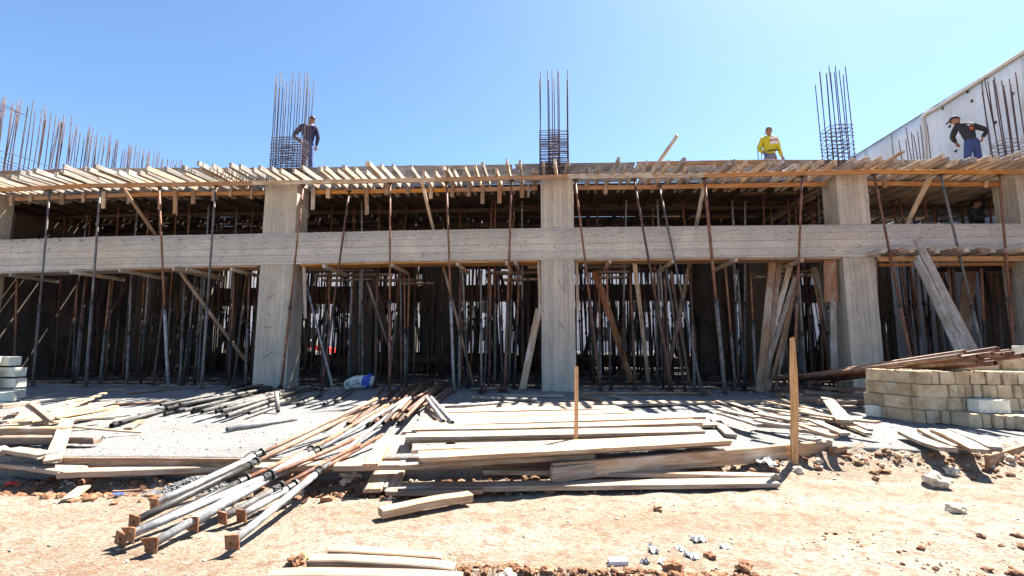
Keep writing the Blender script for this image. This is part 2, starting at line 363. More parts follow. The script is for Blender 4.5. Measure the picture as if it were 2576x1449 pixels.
def hand_nodes(nodes, edges, wrist, el, side, pre):
    d = (Vector(nodes[wrist][0])-Vector(nodes[el][0])).normalized(); w = Vector(nodes[wrist][0])
    s = d.cross(Vector((0, 1, 0.2))).normalized()*side; nrm = d.cross(s)
    nodes[pre+'palm'] = (w+d*.05, .036, .018); edges.append((wrist, pre+'palm'))
    for i, (o, l) in enumerate(((-.028, .058), (-.009, .07), (.010, .066), (.028, .05))):
        a = w+d*.088+s*o; b = a+d*l*.5+nrm*.006; c = b+d*l*.42+nrm*.02
        for nm, p, r in (('a', a, .0095), ('b', b, .0085), ('c', c, .0075)): nodes[pre+nm+str(i)] = (p, r, r)
        edges += [(pre+'palm', pre+'a%d' % i), (pre+'a%d' % i, pre+'b%d' % i), (pre+'b%d' % i, pre+'c%d' % i)]
    a = w+d*.045-s*.042; b = a+d*.03-s*.016; nodes[pre+'t0'] = (a, .011, .011); nodes[pre+'t1'] = (b+nrm*.01, .009, .009)
    edges += [(pre+'palm', pre+'t0'), (pre+'t0', pre+'t1')]
def person(loc, rotz, J, head, label, top, trousers, sub=2, hem=.05):
    """J: joint positions (local, facing -y); head: (centre, yaw, tilt, roll)"""
    th = thing('person', loc, label, 'person', 'workers on the building site'); th.rotation_euler = (0, 0, rotz)
    rad = {'pel': (.09, .07), 'wai': (.08, .055), 'che': (.10, .065), 'nb': (.062, .058), 'nk': (.052, .052),
           'sl': (.06, .06), 'sr': (.06, .06), 'el': (.043, .043), 'er': (.043, .043), 'wl': (.029, .026), 'wr': (.029, .026),
           'hl': (.09, .09), 'hr': (.09, .09), 'kl': (.06, .06), 'kr': (.06, .06), 'al': (.042, .042), 'ar': (.042, .042), 'tl': (.042, .03), 'tr': (.042, .03)}
    nodes = {k: (Vector(J[k]), *rad[k]) for k in rad}
    for s_ in 'lr':
        h = Vector(J['h'+s_]).lerp(Vector(J['k'+s_]), .22); h.x = J['pel'][0]+(h.x-J['pel'][0])*.88; nodes['h'+s_] = (h, .07, .075)
    nodes['hd'] = (Vector(head[0])+Vector((0, .01, -.03)), .055, .055)
    E = [('pel', 'wai'), ('wai', 'che'), ('che', 'nb'), ('nb', 'nk'), ('nk', 'hd'), ('che', 'sl'), ('che', 'sr'), ('sl', 'el'), ('el', 'wl'), ('sr', 'er'), ('er', 'wr'),
         ('pel', 'hl'), ('pel', 'hr'), ('hl', 'kl'), ('kl', 'al'), ('al', 'tl'), ('hr', 'kr'), ('kr', 'ar'), ('ar', 'tr')]
    hand_nodes(nodes, E, 'wl', 'el', 1, 'L'); hand_nodes(nodes, E, 'wr', 'er', -1, 'R')
    hm, HM = head_mesh(*head)
    M = wm(th)
    body = mk('body', join([grow('body', nodes, E, ('pel',), sub), hm], 'body'), MSK, M, th)
    n2 = {k: (nodes[k][0], nodes[k][1]+a, nodes[k][2]+a) for k, a in (('pel', .03), ('wai', .052), ('che', .05), ('nb', .012), ('sl', .022), ('sr', .022), ('el', .018), ('er', .018), ('wl', .014), ('wr', .014))}
    for k, a, b in (('pel', .155, .125), ('wai', .16, .125), ('che', .185, .135)): n2[k] = (nodes[k][0], a, b)
    n2['nb'] = (Vector(J['nb'])-Vector((0, 0, .02)), .085, .075)
    n2['pel'] = (Vector(J['pel'])-Vector((0, 0, hem)), .15, .12)
    mk('jacket', grow('jacket', n2, [('pel', 'wai'), ('wai', 'che'), ('che', 'nb'), ('che', 'sl'), ('che', 'sr'), ('sl', 'el'), ('el', 'wl'), ('sr', 'er'), ('er', 'wr')], ('pel',), sub), top, M, th)
    n3 = {k: (nodes[k][0], nodes[k][1]+a, nodes[k][2]+a) for k, a in (('pel', .012), ('hl', .012), ('hr', .012), ('kl', .018), ('kr', .018), ('al', .022), ('ar', .022))}
    for s in 'lr':
        h = Vector(J['h'+s]).lerp(Vector(J['k'+s]), .22); h.x = J['pel'][0]+(h.x-J['pel'][0])*.88; n3['h'+s] = (h, .088, .092)
    n3['pel'] = (Vector(J['pel'])-Vector((0, 0, .01)), .135, .105); n3['wb'] = (Vector(J['pel'])+Vector((0, 0, .09)), .135, .10)
    mk('trousers', grow('trousers', n3, [('wb', 'pel'), ('pel', 'hl'), ('pel', 'hr'), ('hl', 'kl'), ('kl', 'al'), ('hr', 'kr'), ('kr', 'ar')], ('pel',), sub), trousers, M, th)
    for s in 'lr':
        a, t = Vector(J['a'+s]), Vector(J['t'+s])
        mk('shoe', grow('shoe', {'a': (a+Vector((0, .03, -.035)), .05, .04), 'b': ((a+t)/2-Vector((0, 0, .02)), .052, .042), 'c': (t, .048, .034)}, [('a', 'b'), ('b', 'c')], ('a',), 1), MDJ, M, th)
    for s in (-1, 1):
        e = HM @ Matrix.Translation((s*.032, -.083, .012)); bm = bmesh.new(); bmesh.ops.create_uvsphere(bm, u_segments=8, v_segments=6, radius=.011); bm.transform(e)
        me = bpy.data.meshes.new('eye'); bm.to_mesh(me); bm.free(); mk('eye', me, MHR, M, th)
        bw = wire_mesh([HM @ Vector((s*.014, -.094, .034)), HM @ Vector((s*.034, -.09, .040)), HM @ Vector((s*.055, -.076, .034))], .0045); mk('eyebrow', bw, MHR, M, th)
    return th, HM, M
BASEJ = dict(pel=(0, 0, .96), wai=(0, .01, 1.10), che=(0, .01, 1.30), nb=(0, .015, 1.45), nk=(0, .005, 1.50), sl=(-.19, .01, 1.40), sr=(.19, .01, 1.40),
             el=(-.25, .03, 1.12), er=(.25, .03, 1.12), wl=(-.24, -.03, .88), wr=(.24, -.03, .88), hl=(-.095, 0, .90), hr=(.095, 0, .90),
             kl=(-.11, -.01, .49), kr=(.11, -.01, .49), al=(-.12, .02, .08), ar=(.12, .02, .08), tl=(-.14, -.15, .035), tr=(.14, -.15, .035))
def pose(**k): d = dict(BASEJ); d.update(k); return d
PERCH = []          # (x, y, z) where someone stands on the roof: gets boards underneath
def stand(px, py, y, h=1.715):
    p = PY(px, py, y); PERCH.append((p.x, y, p.z-h)); return (p.x, y, p.z-h)
# navy jumper behind the left rebar cage: elbow out, other hand behind the back, looking down to the right
l1 = stand(781, 293, 1.05)
P1 = pose(el=(-.44, .06, 1.16), wl=(-.20, .10, .99), er=(.235, .07, 1.13), wr=(.17, .14, .92), sl=(-.2, 0, 1.41), sr=(.175, .03, 1.40), hl=(-.085, 0, .90), hr=(.085, 0, .90), kl=(-.08, -.01, .49), kr=(.085, -.01, .49))
p1, HM, M = person((l1[0]-.02, l1[1], l1[2]), .18, P1, (Vector((.075, -.02, 1.60)), .5, .42, .12), 'person in a navy jumper and blue jeans standing behind the left rebar cage', MNV, MJE)
mk('hair', shell(HM, .085, .107, .13, -.25, -.35, 'hair'), MHR, M, p1)
mk('collar', wire_mesh([Vector((.10*math.cos(a)+.01, .075*math.sin(a), 1.462-.035*max(0, -math.sin(a)))) for a in [i*math.pi/8 for i in range(16)]], .014, 6, True), MWT, M, p1)
# yellow jacket between the pillars
l2 = stand(1933, 319, 1.7, 1.74)
P2 = pose(sl=(-.17, .01, 1.40), sr=(.165, .01, 1.40), el=(-.25, .05, 1.14), wl=(-.21, -.13, .98), er=(.225, .03, 1.12), wr=(.28, .0, .88), nb=(.02, .0, 1.45))
p2, HM, M = person(l2, -.12, P2, (Vector((-.005, -.02, 1.60)), -.3, .05, 0), 'person in a bright yellow jacket with white and red chest and dark cap', MYL, MGR)
cp = [shell(HM, .086, .108, .13, -.05, .0, 'cap')]
bm = bmesh.new(); bmesh.ops.create_cube(bm, size=1); bm.transform(HM @ Matrix.Translation((-.05, .125, -.005)) @ Matrix.Rotation(.5, 4, 'Z') @ Matrix.Rotation(.55, 4, 'X') @ Matrix.Diagonal((.13, .11, .012, 1)))
me = bpy.data.meshes.new('brim'); bm.to_mesh(me); bm.free()
mk('cap', join(cp+[me], 'cap'), MCP, M, p2)
def patch(name, cx, z0, z1, w, y, mat, M, th, bulge=.05, side=-1, n=8, dy=.0):
    vs = []; fs = []
    for i in range(n+1):
        t = i/n-.5; yy = side*(y-bulge*(2*t)**2)
        for z in (z0, z1): vs.append((cx+t*w, yy, z+dy*t))
    for i in range(n): fs.append((2*i, 2*i+2, 2*i+3, 2*i+1))
    o = mk(name, mesh('patch', vs, fs), mat, M, th); s = o.modifiers.new('t', 'SOLIDIFY'); s.thickness = .006; s.offset = 0; return o
patch('chest_panel', .075, 1.20, 1.40, .19, .145, MWT, M, p2, .03)
b2 = patch('chest_band', .072, 1.275, 1.325, .20, .153, MRE, M, p2, .03)
for i in range(5): patch('print_mark', .005+.035*i, 1.285, 1.315, .014, .157-.004*abs(i-2), MWT, M, p2, .0, n=1)
patch('waist_band', .04, 1.00, 1.035, .27, .15, MDJ, M, p2, .05)
mk('glove', grow('glove', {'a': (Vector((-.21, -.13, .98)), .045, .04), 'b': (Vector((-.17, -.17, .91)), .065, .045), 'c': (Vector((-.15, -.16, .85)), .055, .035)}, [('a', 'b'), ('b', 'c')], ('a',), 1), MBG2, M, p2)
# charcoal jacket, back turned, bending to the left, hand on hip
l3 = stand(2412, 288, 1.3, 1.64)
P3 = pose(wai=(-.02, .03, 1.10), che=(-.06, .08, 1.29), nb=(-.09, .14, 1.45), nk=(-.12, .16, 1.49), sl=(-.21, .12, 1.38), sr=(.13, .08, 1.38), el=(-.17, .32, 1.16), wl=(-.04, .38, 1.05),
          er=(.40, .0, 1.20), wr=(.24, -.02, .99), hl=(-.10, 0, .90), hr=(.10, 0, .90), kl=(-.12, .02, .49), kr=(.13, .02, .49), tl=(-.14, .16, .035), tr=(.15, .16, .035))
p3, HM, M = person((l3[0]+.22, l3[1], l3[2]), 0, P3, (Vector((-.175, .18, 1.57)), 3.14+1.0, .5, 0), 'person in a charcoal jacket with orange print on its back bending over', MDJ, MJE, hem=.09)
bm = bmesh.new(); bmesh.ops.create_cube(bm, size=1); bm.transform(HM @ Matrix.Translation((0, -.125, .045)) @ Matrix.Rotation(.15, 4, 'X') @ Matrix.Diagonal((.13, .10, .012, 1)))
me = bpy.data.meshes.new('brim'); bm.to_mesh(me); bm.free()
mk('cap', join([shell(HM, .086, .108, .13, -.2, -.1, 'cap'), me], 'cap'), MCP, M, p3)
def disc(name, c, r, mat, M, th, sx=1., n=12):
    vs = [(c[0]+r*sx*math.cos(2*math.pi*i/n), c[1], c[2]+r*math.sin(2*math.pi*i/n)) for i in range(n)]
    o = mk(name, mesh('disc', vs, [tuple(range(n))]), mat, M, th); s = o.modifiers.new('t', 'SOLIDIFY'); s.thickness = .008; s.offset = 0; return o
disc('back_print', (-.04, -.088, 1.225), .042, MOL, M, p3, 1.15); disc('print_mark', (-.085, -.062, 1.335), .013, MWT, M, p3, 2.); disc('print_mark', (-.06, -.066, 1.31), .011, MWT, M, p3, 2.2); disc('waist_label', (.02, -.145, 1.01), .015, MWT, M, p3, 1.8)
# figure in the shade under the right end of the roof, arm raised to the formwork
p = PY(2452, 503, 1.25); l4 = (p.x, 1.25, p.z-1.70)
P4 = pose(er=(.30, -.02, 1.60), wr=(.22, -.08, 1.86), sr=(.19, 0, 1.43), el=(-.26, -.10, 1.14), wl=(-.15, -.25, 1.25))
p4, HM, M = person(l4, .5, P4, (Vector((0, -.02, 1.60)), .3, .15, 0), 'person in dark clothes reaching up in the shade below the right end of the roof', MDJ, MDJ)
mk('hair', shell(HM, .085, .107, .13, -.25, -.35, 'hair'), MHR, M, p4)
PERCH_IN = l4

# ------------------------------------------------------------------ ground, slab
EDGE = sorted([(PZ(x, y, 0).x, PZ(x, y, 0).y) for x, y in ((-60, 1146), (130, 1148), (400, 1149), (800, 1152), (1050, 1150), (1450, 1139), (1800, 1128), (2100, 1124), (2300, 1132), (2480, 1135), (2576, 1116), (2720, 1112))])
EDGE = [(-17., EDGE[0][1])]+EDGE+[(14., EDGE[-1][1])]
def yedge(x): return lerp_tab(EDGE, x)
def sm(a, b, x): t = max(0, min(1, (x-a)/(b-a))); return t*t*(3-2*t)
def zdirt(x, y):
    s = yedge(x)-y
    z = -.205
    p = Vector((x, y, 0))
    z += .022*noise.noise(p*.8)+.014*noise.noise(p*2.3+Vector((5, 1, 0)))+.007*noise.noise(p*7)+.004*noise.noise(p*19)
    right = sm(1.2, 2.6, x)
    if s > -.35:
        z += right*(.19*math.exp(-max(0, s)/.35))*(1+.3*noise.noise(p*6)) - (1-right)*.07*math.exp(-((s-.30)/.12)**2)
        z += .03*max(0, noise.noise(p*9))*math.exp(-max(0, s-.1)/.4)
    # broken trench along the bottom right
    lim = -7.93+.10*noise.noise(Vector((x*1.6, 3, 0)))+.05*noise.noise(Vector((x*5, 9, 0)))+.22*sm(2., 3.6, x)*0
    t = sm(-.75, -.45, x)*sm(0, .10, lim-y)
    z -= t*(.10+.06*noise.noise(p*4)+.06*noise.noise(p*9)+.03*noise.noise(p*23))
    r2 = sm(2.2, 3., x)*sm(-7.2, -7.6, y)*(noise.noise(p*2.1+Vector((2, 2, 0))) > .05)
    z -= .02*r2*(1+noise.noise(p*9))
    if s < -.1:
        z = -.32 if y < 11.5 else -.1
    return z
def axis(lo, hi, st, far, g=1.35):
    a = []; v = lo
    while v < hi+1e-6: a.append(v); v += st
    l = []; d = st; v = lo
    while v > -far: d *= g; v -= d; l.append(v)
    r = []; d = st; v = a[-1]
    while v < far: d *= g; v += d; r.append(v)
    return l[::-1]+a+r
def grid(xs, ys, zf):
    vs = [(x, y, zf(x, y)) for y in ys for x in xs]; n = len(xs)
    fs = [(j*n+i, j*n+i+1, (j+1)*n+i+1, (j+1)*n+i) for j in range(len(ys)-1) for i in range(n-1)]
    return vs, fs
vs, fs = grid(axis(-5.6, 6.2, .035, 500), axis(-8.6, -5.4, .03, 500), zdirt)
tag(mk('ground', mesh('ground', vs, fs, True), MDI), kind='structure')
# rough concrete slab the frame stands on
xs = [-17+.125*i for i in range(int(31/.125)+1)]; ts = [0, .004]+[.06*i for i in range(1, 60)]+[3.6+.8*i for i in range(18)]
def zslab(x, y): p = Vector((x, y, 0)); return .010*noise.noise(p*2.1)+.006*noise.noise(p*7)+.004*noise.noise(p*17)
vs = []; n = len(xs)
for x in xs:
    e = yedge(x)+.03*noise.noise(Vector((x*3, 0, 4)))+.015*noise.noise(Vector((x*11, 0, 4)))
    vs.append((x, e+.02, -.33))
for t in ts:
    for x in xs:
        e = yedge(x)+.03*noise.noise(Vector((x*3, 0, 4)))+.015*noise.noise(Vector((x*11, 0, 4)))
        y = e+t; vs.append((x, y, zslab(x, y)-(.02 if t == 0 else 0)))
m = len(ts)+1
fs = [(j*n+i, j*n+i+1, (j+1)*n+i+1, (j+1)*n+i) for j in range(m-1) for i in range(n-1)]
tag(mk('concrete_slab', mesh('concrete_slab', vs, fs, True), MSL), kind='structure')

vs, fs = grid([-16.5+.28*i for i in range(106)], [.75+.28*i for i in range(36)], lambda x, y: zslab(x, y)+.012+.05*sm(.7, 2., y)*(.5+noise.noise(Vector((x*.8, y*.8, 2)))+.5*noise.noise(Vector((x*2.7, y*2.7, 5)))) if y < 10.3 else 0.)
tag(mk('hall_shade_sheet', mesh('hall_shade_sheet', vs, fs, True), MHF), kind='structure')  # dark sheet added over the slab to paint the hall's shade on it
# ------------------------------------------------------------------ the unfinished frame
bld = thing('unfinished_building', (0, 0, 0), 'long concrete frame building under construction with pillars and tie beam', 'building')
HJ_ = .12
def column(x0, x1, y0, d, z1, z0=-.02, mat=None, lean=0.):
    prof = []
    def side(a, b):
        L = (b-a).length; k = max(2, round(L/.115)); nrm = Vector((b.y-a.y, a.x-b.x)).normalized()
        for i in range(k):
            o = nrm*rnd.uniform(-.003, .004); prof.append(a.lerp(b, i/k)+o+(b-a)/L*.004); prof.append(a.lerp(b, (i+1)/k)+o-(b-a)/L*.004)
    c = [Vector((x0, y0)), Vector((x1, y0)), Vector((x1, y0+d)), Vector((x0, y0+d))]
    for i in range(4): side(c[i], c[(i+1) % 4])
    n = len(prof); K = 26; vs = []; mx, my = (x0+x1)/2, y0+d/2
    for k in range(K+1):
        z = z0+(z1-z0)*k/K
        for p in prof:
            cor = max(0, min(abs(p.x-mx)/((x1-x0)/2), abs(p.y-my)/(d/2))-.93)*14      # arrises chipped here and there
            e = .005*noise.noise(Vector((p.x*4, p.y*4, z*5)))-.022*cor*max(0, noise.noise(Vector((p.x*2, p.y*2+9, z*6)))-.05)
            vs.append((p.x+math.copysign(e, p.x-mx), p.y+math.copysign(e, p.y-my), z))
    fs = [(k*n+i, k*n+(i+1) % n, (k+1)*n+(i+1) % n, (k+1)*n+i) for k in range(K) for i in range(n)]+[tuple(range(K*n, K*n+n)), tuple(range(n-1, -1, -1))]
    return mk('column', mesh('column', vs, fs), mat or MCV, None, bld)
FASC = [(0, 473.5, 484), (225, 462, 472), (617, 455.5, 467), (860, 452, 464), (1095, 447, 459), (1262, 442, 454), (1520, 438, 449.5), (1765, 436, 447), (1909, 432.5, 444), (2050, 430, 443), (2190, 426, 438), (2400, 426, 438), (2576, 428, 438)]
YF, YL = -.38, .36
FZ = [(PY(x, t, YF).x, PY(x, t, YF).z) for x, t, b in FASC]
def zf(x): return lerp_tab(FZ, x)                    # underside of the joists
c0r = PY(36, 520, .56).x; c4l = PY(2562, 500, 0).x
CX = [(c0r-.75, c0r), (-7.004, -6.158), (-.051, .724), (6.661, 7.324), (c4l, c4l+.8)]
for i, (a, b) in enumerate(CX): column(a, b, 0, .56, zf((a+b)/2)+.02)
for pa, pb, yy in ((1062, 1150, 6.6), (1745, 1850, 6.0), (1310, 1385, 8.2), (640, 720, 7.5)):      # short walls added inside the hall to block daylight and darken it
    xa, xb = XA(pa, yy, 2), XA(pb, yy, 2); mk('added_blocker_wall', box_mesh(xa, xb, yy, yy+.25, 0, zf(xa)-.12), MCI, None, bld)
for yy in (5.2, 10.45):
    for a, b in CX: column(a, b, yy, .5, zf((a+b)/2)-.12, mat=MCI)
BT = [(-80, 606), (0, 603), (300, 594), (640, 588), (1000, 580), (1400, 573), (1800, 568), (2200, 564), (2576, 562), (2700, 562)]
BB = [(-80, 686), (0, 684), (300, 675), (640, 667), (1000, 658), (1400, 653), (1800, 648), (2130, 646), (2576, 650), (2700, 651)]
YB = -.035
def beam(y, d, mat, fine=.07, rough=1., dz=0):
    t = [(PY(x, v, YB).x, PY(x, v, YB).z) for x, v in BT]; b = [(PY(x, v, YB).x, PY(x, v, YB).z) for x, v in BB]
    vs = []; fs = []; x = -16.2; k = 0; offs = [rnd.uniform(0, .0035) for _ in range(5)]
    while x < 12.6:
        zt, zb = lerp_tab(t, x)+dz, lerp_tab(b, x)+dz
        if int(x/4.1) != int((x-fine)/4.1): offs = [rnd.uniform(0, .0035) for _ in range(5)]
        ring = [(y+d, zb), (y, zb)]
        for i in range(5):
            for s in (.008, .992): ring.append((y+offs[i]+.004*noise.noise(Vector((x*3, i, 1))), zb+(zt-zb)*((i+s)/5)))
        zb_c = .016*max(0, noise.noise(Vector((x*4, 7, 0))))+.012*max(0, noise.noise(Vector((x*13, 7, 0)))); ring[1] = (y, zb+zb_c); ring[2] = (ring[2][0], max(ring[2][1], zb+zb_c+.004)); r = .05*noise.noise(Vector((x*1.7, 1, 0)))+.04*noise.noise(Vector((x*6, 2, 0)))+.022*noise.noise(Vector((x*17, 2, 0)))
        ring += [(y+.012+abs(r)*.4, zt+r*.5*rough), (y+.09, zt+r*rough+.01), (y+d, zt+.02)]
        vs += [(x, a, c) for a, c in ring]; m = len(ring)
        if k: fs += [((k-1)*m+j, k*m+j, k*m+(j+1) % m, (k-1)*m+(j+1) % m) for j in range(m)]
        x += fine; k += 1
    fs += [tuple(range(m)), tuple(range(k*m-1, (k-1)*m-1, -1))]
    me = mesh('beam', vs, [tuple(reversed(f)) for f in fs])
    return mk('tie_beam', me, mat, None, bld)
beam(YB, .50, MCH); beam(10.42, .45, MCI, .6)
for x0, y0 in ((30, 160),(62, 165),(100, 155),(118, 175),(150, 160),(205, 165),(250, 167),(310, 158),(385, 160),(455, 155),(530, 150),(560, 140)):
    p = PY(x0*1.0, 552.4+y0*.3267, YB-.004); a = rnd.uniform(-.5, .5)
    mk('tie_wire', wire_mesh([p+Vector((-.03, .02, 0)), p+Vector((0, -.05, .01+.03*a)), p+Vector((.05, -.055, .03*a)), p+Vector((.09, -.05, -.02-.04*a))], .0055), MRD, None, bld)
for v, a in (('L2', (120, 610, 180, 580)), ('L2', (105, 832, 165, 826)), ('L2', (90, 1070, 160, 1020)), ('L3', (430, 470, 490, 565)), ('L3', (435, 785, 485, 850)), ('L3', (580, 510, 640, 545)), ('L3', (580, 600, 650, 648)), ('L3', (580, 838, 690, 812)), ('L3', (585, 1055, 685, 1082)), ('L2', (80, 190, 120, 178))):
    A = PY(*q(v, a[0], a[1]), -.012); B = PY(*q(v, a[2], a[3]), -.16)
    mk('tie_wire', wire_mesh([A+Vector((0, .03, 0)), A, B], .005), MRD, None, bld)
# left retaining wall and its forest of starter bars
XL = XA(533, 10.45, 1.0)
rw = thing('retaining_wall', (XL-.2, 6, 0), 'dark retaining wall closing the left side of the hall, rebar standing along its top', 'wall')
ZL = zf(XL)+HJ_
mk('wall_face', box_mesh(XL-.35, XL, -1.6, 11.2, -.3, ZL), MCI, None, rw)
TOPS = [(-40, 215), (0, 240), (30, 252), (75, 262), (130, 282), (180, 300), (265, 340), (360, 375), (455, 402), (500, 418)]
TL_ = [(PX(a, b, XL).y, PX(a, b, XL).z) for a, b in TOPS]
def ztop(y): return lerp_tab(TL_, y)
ya, yb_ = PX(-30, 218, XL).y, PX(462, 404, XL).y
for row, xo in ((0, 0), (1, -.24)):
    y = ya+.1*row
    while y < yb_:
        lean = rnd.uniform(-.10, .16); h = ztop(y)+rnd.choice((.1, 0, -.1, -.25))+rnd.uniform(-.06, .06)
        mk('rebar', tube_mesh(h-ZL+.1, .013, 5, False, bend=rnd.uniform(-.03, .03), seg=3), MRB, axis_m((XL+xo-.04, y, ZL-.1), (XL+xo+rnd.uniform(-.06, .06), y+lean, h)), rw); y += rnd.choice((.09, .12, .16, .22))
for (x0, y0), (x1, y1) in (((-40, 370), (125, 425)), ((-40, 382), (100, 432)), ((-40, 396), (95, 442)), ((-40, 408), (70, 436)), ((-40, 420), (60, 446)), ((-40, 430), (50, 452)), ((-40, 440), (90, 470)), ((-40, 246), (52, 282)), ((-40, 250), (70, 287))):
    for xo in (.03,):
        a, b = PX(x0, y0, XL), PX(x1+rnd.uniform(-20, 60)*(y0 > 300), y1, XL); a.x += xo; b.x += xo; b.z -= rnd.uniform(0, .08)
        mk('cross_bar', tube_mesh((b-a).length, .010, 5, False, bend=rnd.uniform(-.05, .05), seg=4), MRB, axis_m(a, b), rw)
# white boundary wall on the right with its pipe
XR = 13.1; ZR = 9.02
ww = thing('boundary_wall', (XR+.2, 6, 0), 'tall whitewashed boundary wall rising above the right end of the roof', 'wall')
vs, fs = grid([-3+.5*i for i in range(60)], [-.3+.46*i for i in range(21)], lambda a, b: 0)
me = mesh('wall_face', [(XR+.012*noise.noise(Vector((v[0]*.7, v[1]*.7, 1))), v[0], v[1]*ZR/8.9) for v in vs], fs, True)
o = mk('wall_face', me, MWW, None, ww); sd = o.modifiers.new('t', 'SOLIDIFY'); sd.thickness = .3; sd.offset = -1 if me.polygons[0].normal.x > 0 else 1
me.flip_normals() if me.polygons[0].normal.x > 0 else None; sd.offset = -1
mk('coping', box_mesh(XR-.02, XR+.36, -3.0, 26.6, ZR-.005, ZR+.03), MCS, None, ww)
a = PX(2321, 277, XR-.06); b = PX(2318, 400, XR-.06); c = PX(2440, 205, XR-.06)
mk('pipe', wire_mesh([PX(2328, 425, XR-.06), PX(2326, 370, XR-.06), PX(2323, 310, XR-.06), PX(2322, 294, XR-.06), PX(2331, 284, XR-.06), PX(2350, 275, XR-.06), PX(2400, 243, XR-.06), PX(2560, 140, XR-.06), PX(2700, 50, XR-.06)], .055, 8), MPV, None, ww)
for y in (-.2, 3.4, 7.1, 10.8, 14.6, 18.3): mk('panel_joint', box_mesh(XR-.016, XR+.02, y, y+.025, 0, ZR-.02), MCS, None, ww)
for x, y in ((2483, 194), (2435, 231), (2372, 273), (2446, 254), (2505, 308), (2405, 380), (2369, 390), (2548, 236), (2390, 318)):
    p = PX(x, y, XR-.004); mk('tie_hole', mesh('tie_hole', [(p.x-.016, p.y+.05*math.cos(k*.785), p.z+.05*math.sin(k*.785)) for k in range(8)], [tuple(range(8))]), MHO, None, ww)
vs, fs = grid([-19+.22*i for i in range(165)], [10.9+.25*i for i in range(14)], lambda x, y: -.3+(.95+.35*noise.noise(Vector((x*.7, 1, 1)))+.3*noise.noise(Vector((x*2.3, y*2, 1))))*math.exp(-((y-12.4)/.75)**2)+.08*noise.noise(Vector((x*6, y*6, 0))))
tag(mk('rubble_bank', mesh('rubble_bank', vs, fs), MHF), 'dark rubble bank added to hide bright ground at the far edge of the hall', 'rubble', kind='stuff')  # bank added to cover the bright strip of ground behind the hall
# things seen in the light at the far end of the hall
fb = thing('far_building', (-2, 27, 0), 'pale building with dark windows in sunlight beyond the far end of the hall', 'building')
mk('wall', box_mesh(-34, 30, 27, 33, -.2, 7.4), MWW, None, fb)
for i in range(20):
    for z in (1.3, 3.6):
        x = -30+3.05*i; mk('window', box_mesh(x, x+1.3, 26.93, 27.02, z, z+1.1), MHO, None, fb)
cr = thing('parked_car', (PZ(800, 905, -.1).x, 19, -.1), 'red car parked in the sun beyond the far end of the hall', 'car')
cx, cy = cr.location.x, 19
def carbody(pts, y0, y1):
    n = len(pts); vs = [(cx+a, y, -.1+z) for y in (y0, y1) for a, z in pts]
    return mesh('car', vs, [tuple(range(n)), tuple(range(2*n-1, n-1, -1))]+[(i, n+i, n+(i+1) % n, (i+1) % n) for i in range(n)])
mk('body', carbody([(-2.1, .3), (-2.15, .75), (-1.2, .92), (-.6, 1.0), (1.6, 1.0), (2.1, .85), (2.1, .3)], cy-.85, cy+.85), MRP, None, cr)
mk('cabin', carbody([(-1.1, .95), (-.5, 1.42), (.9, 1.45), (1.7, .98)], cy-.75, cy+.75), MHO, None, cr)
for a in (-1.35, 1.3):
    for s in (-.8, .8): mk('wheel', tube_mesh(.2, .31, 14, False), MBK, axis_m((cx+a, cy+s-.1, .2), (cx+a, cy+s+.1, .2)), cr)
# ------------------------------------------------------------------ roof formwork
rf = thing('roof_formwork', (0, 0, 4.8), 'timber roof formwork of joists and orange boards laid over the whole frame', 'formwork')
HJ = .12
def bx(x): return zf(x)
def fpx(px, y, t): return PY(px, t, y)
for (a, b, dz) in ((-90, 226, 0), (222, 640, .012), (636, 1096, -.006), (1092, 1432, .0), (1428, 1768, -.01), (1764, 2192, .008), (2188, 2520, -.004), (2516, 2700, .006)):
    xa, xb = XA(a, YF, 4.85), XA(b, YF, 4.85)
    z0, z1 = zf(xa)-.055+dz*0, zf(xb)-.055
    board('fascia_board', (xa, YF+rnd.uniform(-.006, .006)+dz, z0), (xb, YF+dz, z1), .045, .108, MWO if a not in (636, 1428) else MWJ, rf, seg=8, wob=.003)
for (a, b) in ((-90, 330), (326, 668), (790, 1120), (1116, 1352), (1446, 1710), (1705, 2082), (2176, 2500), (2496, 2720)):
    xa, xb = XA(a, YL, 4.8), XA(b, YL, 4.8)
    board('ledger_board', (xa, YL+rnd.uniform(-.01, .01), zf(xa)-.055), (xb, YL, zf(xb)-.055), .045, .105, MWO, rf, seg=6, wob=.003)
for yy in (2.2, 4.3, 6.4, 8.5):
    for k in range(7):
        xa, xb = -16+4.1*k, -16+4.1*(k+1)+.1
        board('ledger_board', (xa, yy+rnd.uniform(-.04, .04), zf(xa)-.055), (xb, yy+rnd.uniform(-.04, .04), zf(xb)-.055), .05, .105, MWD, rf, seg=3)
x = XL+.1; k = 0
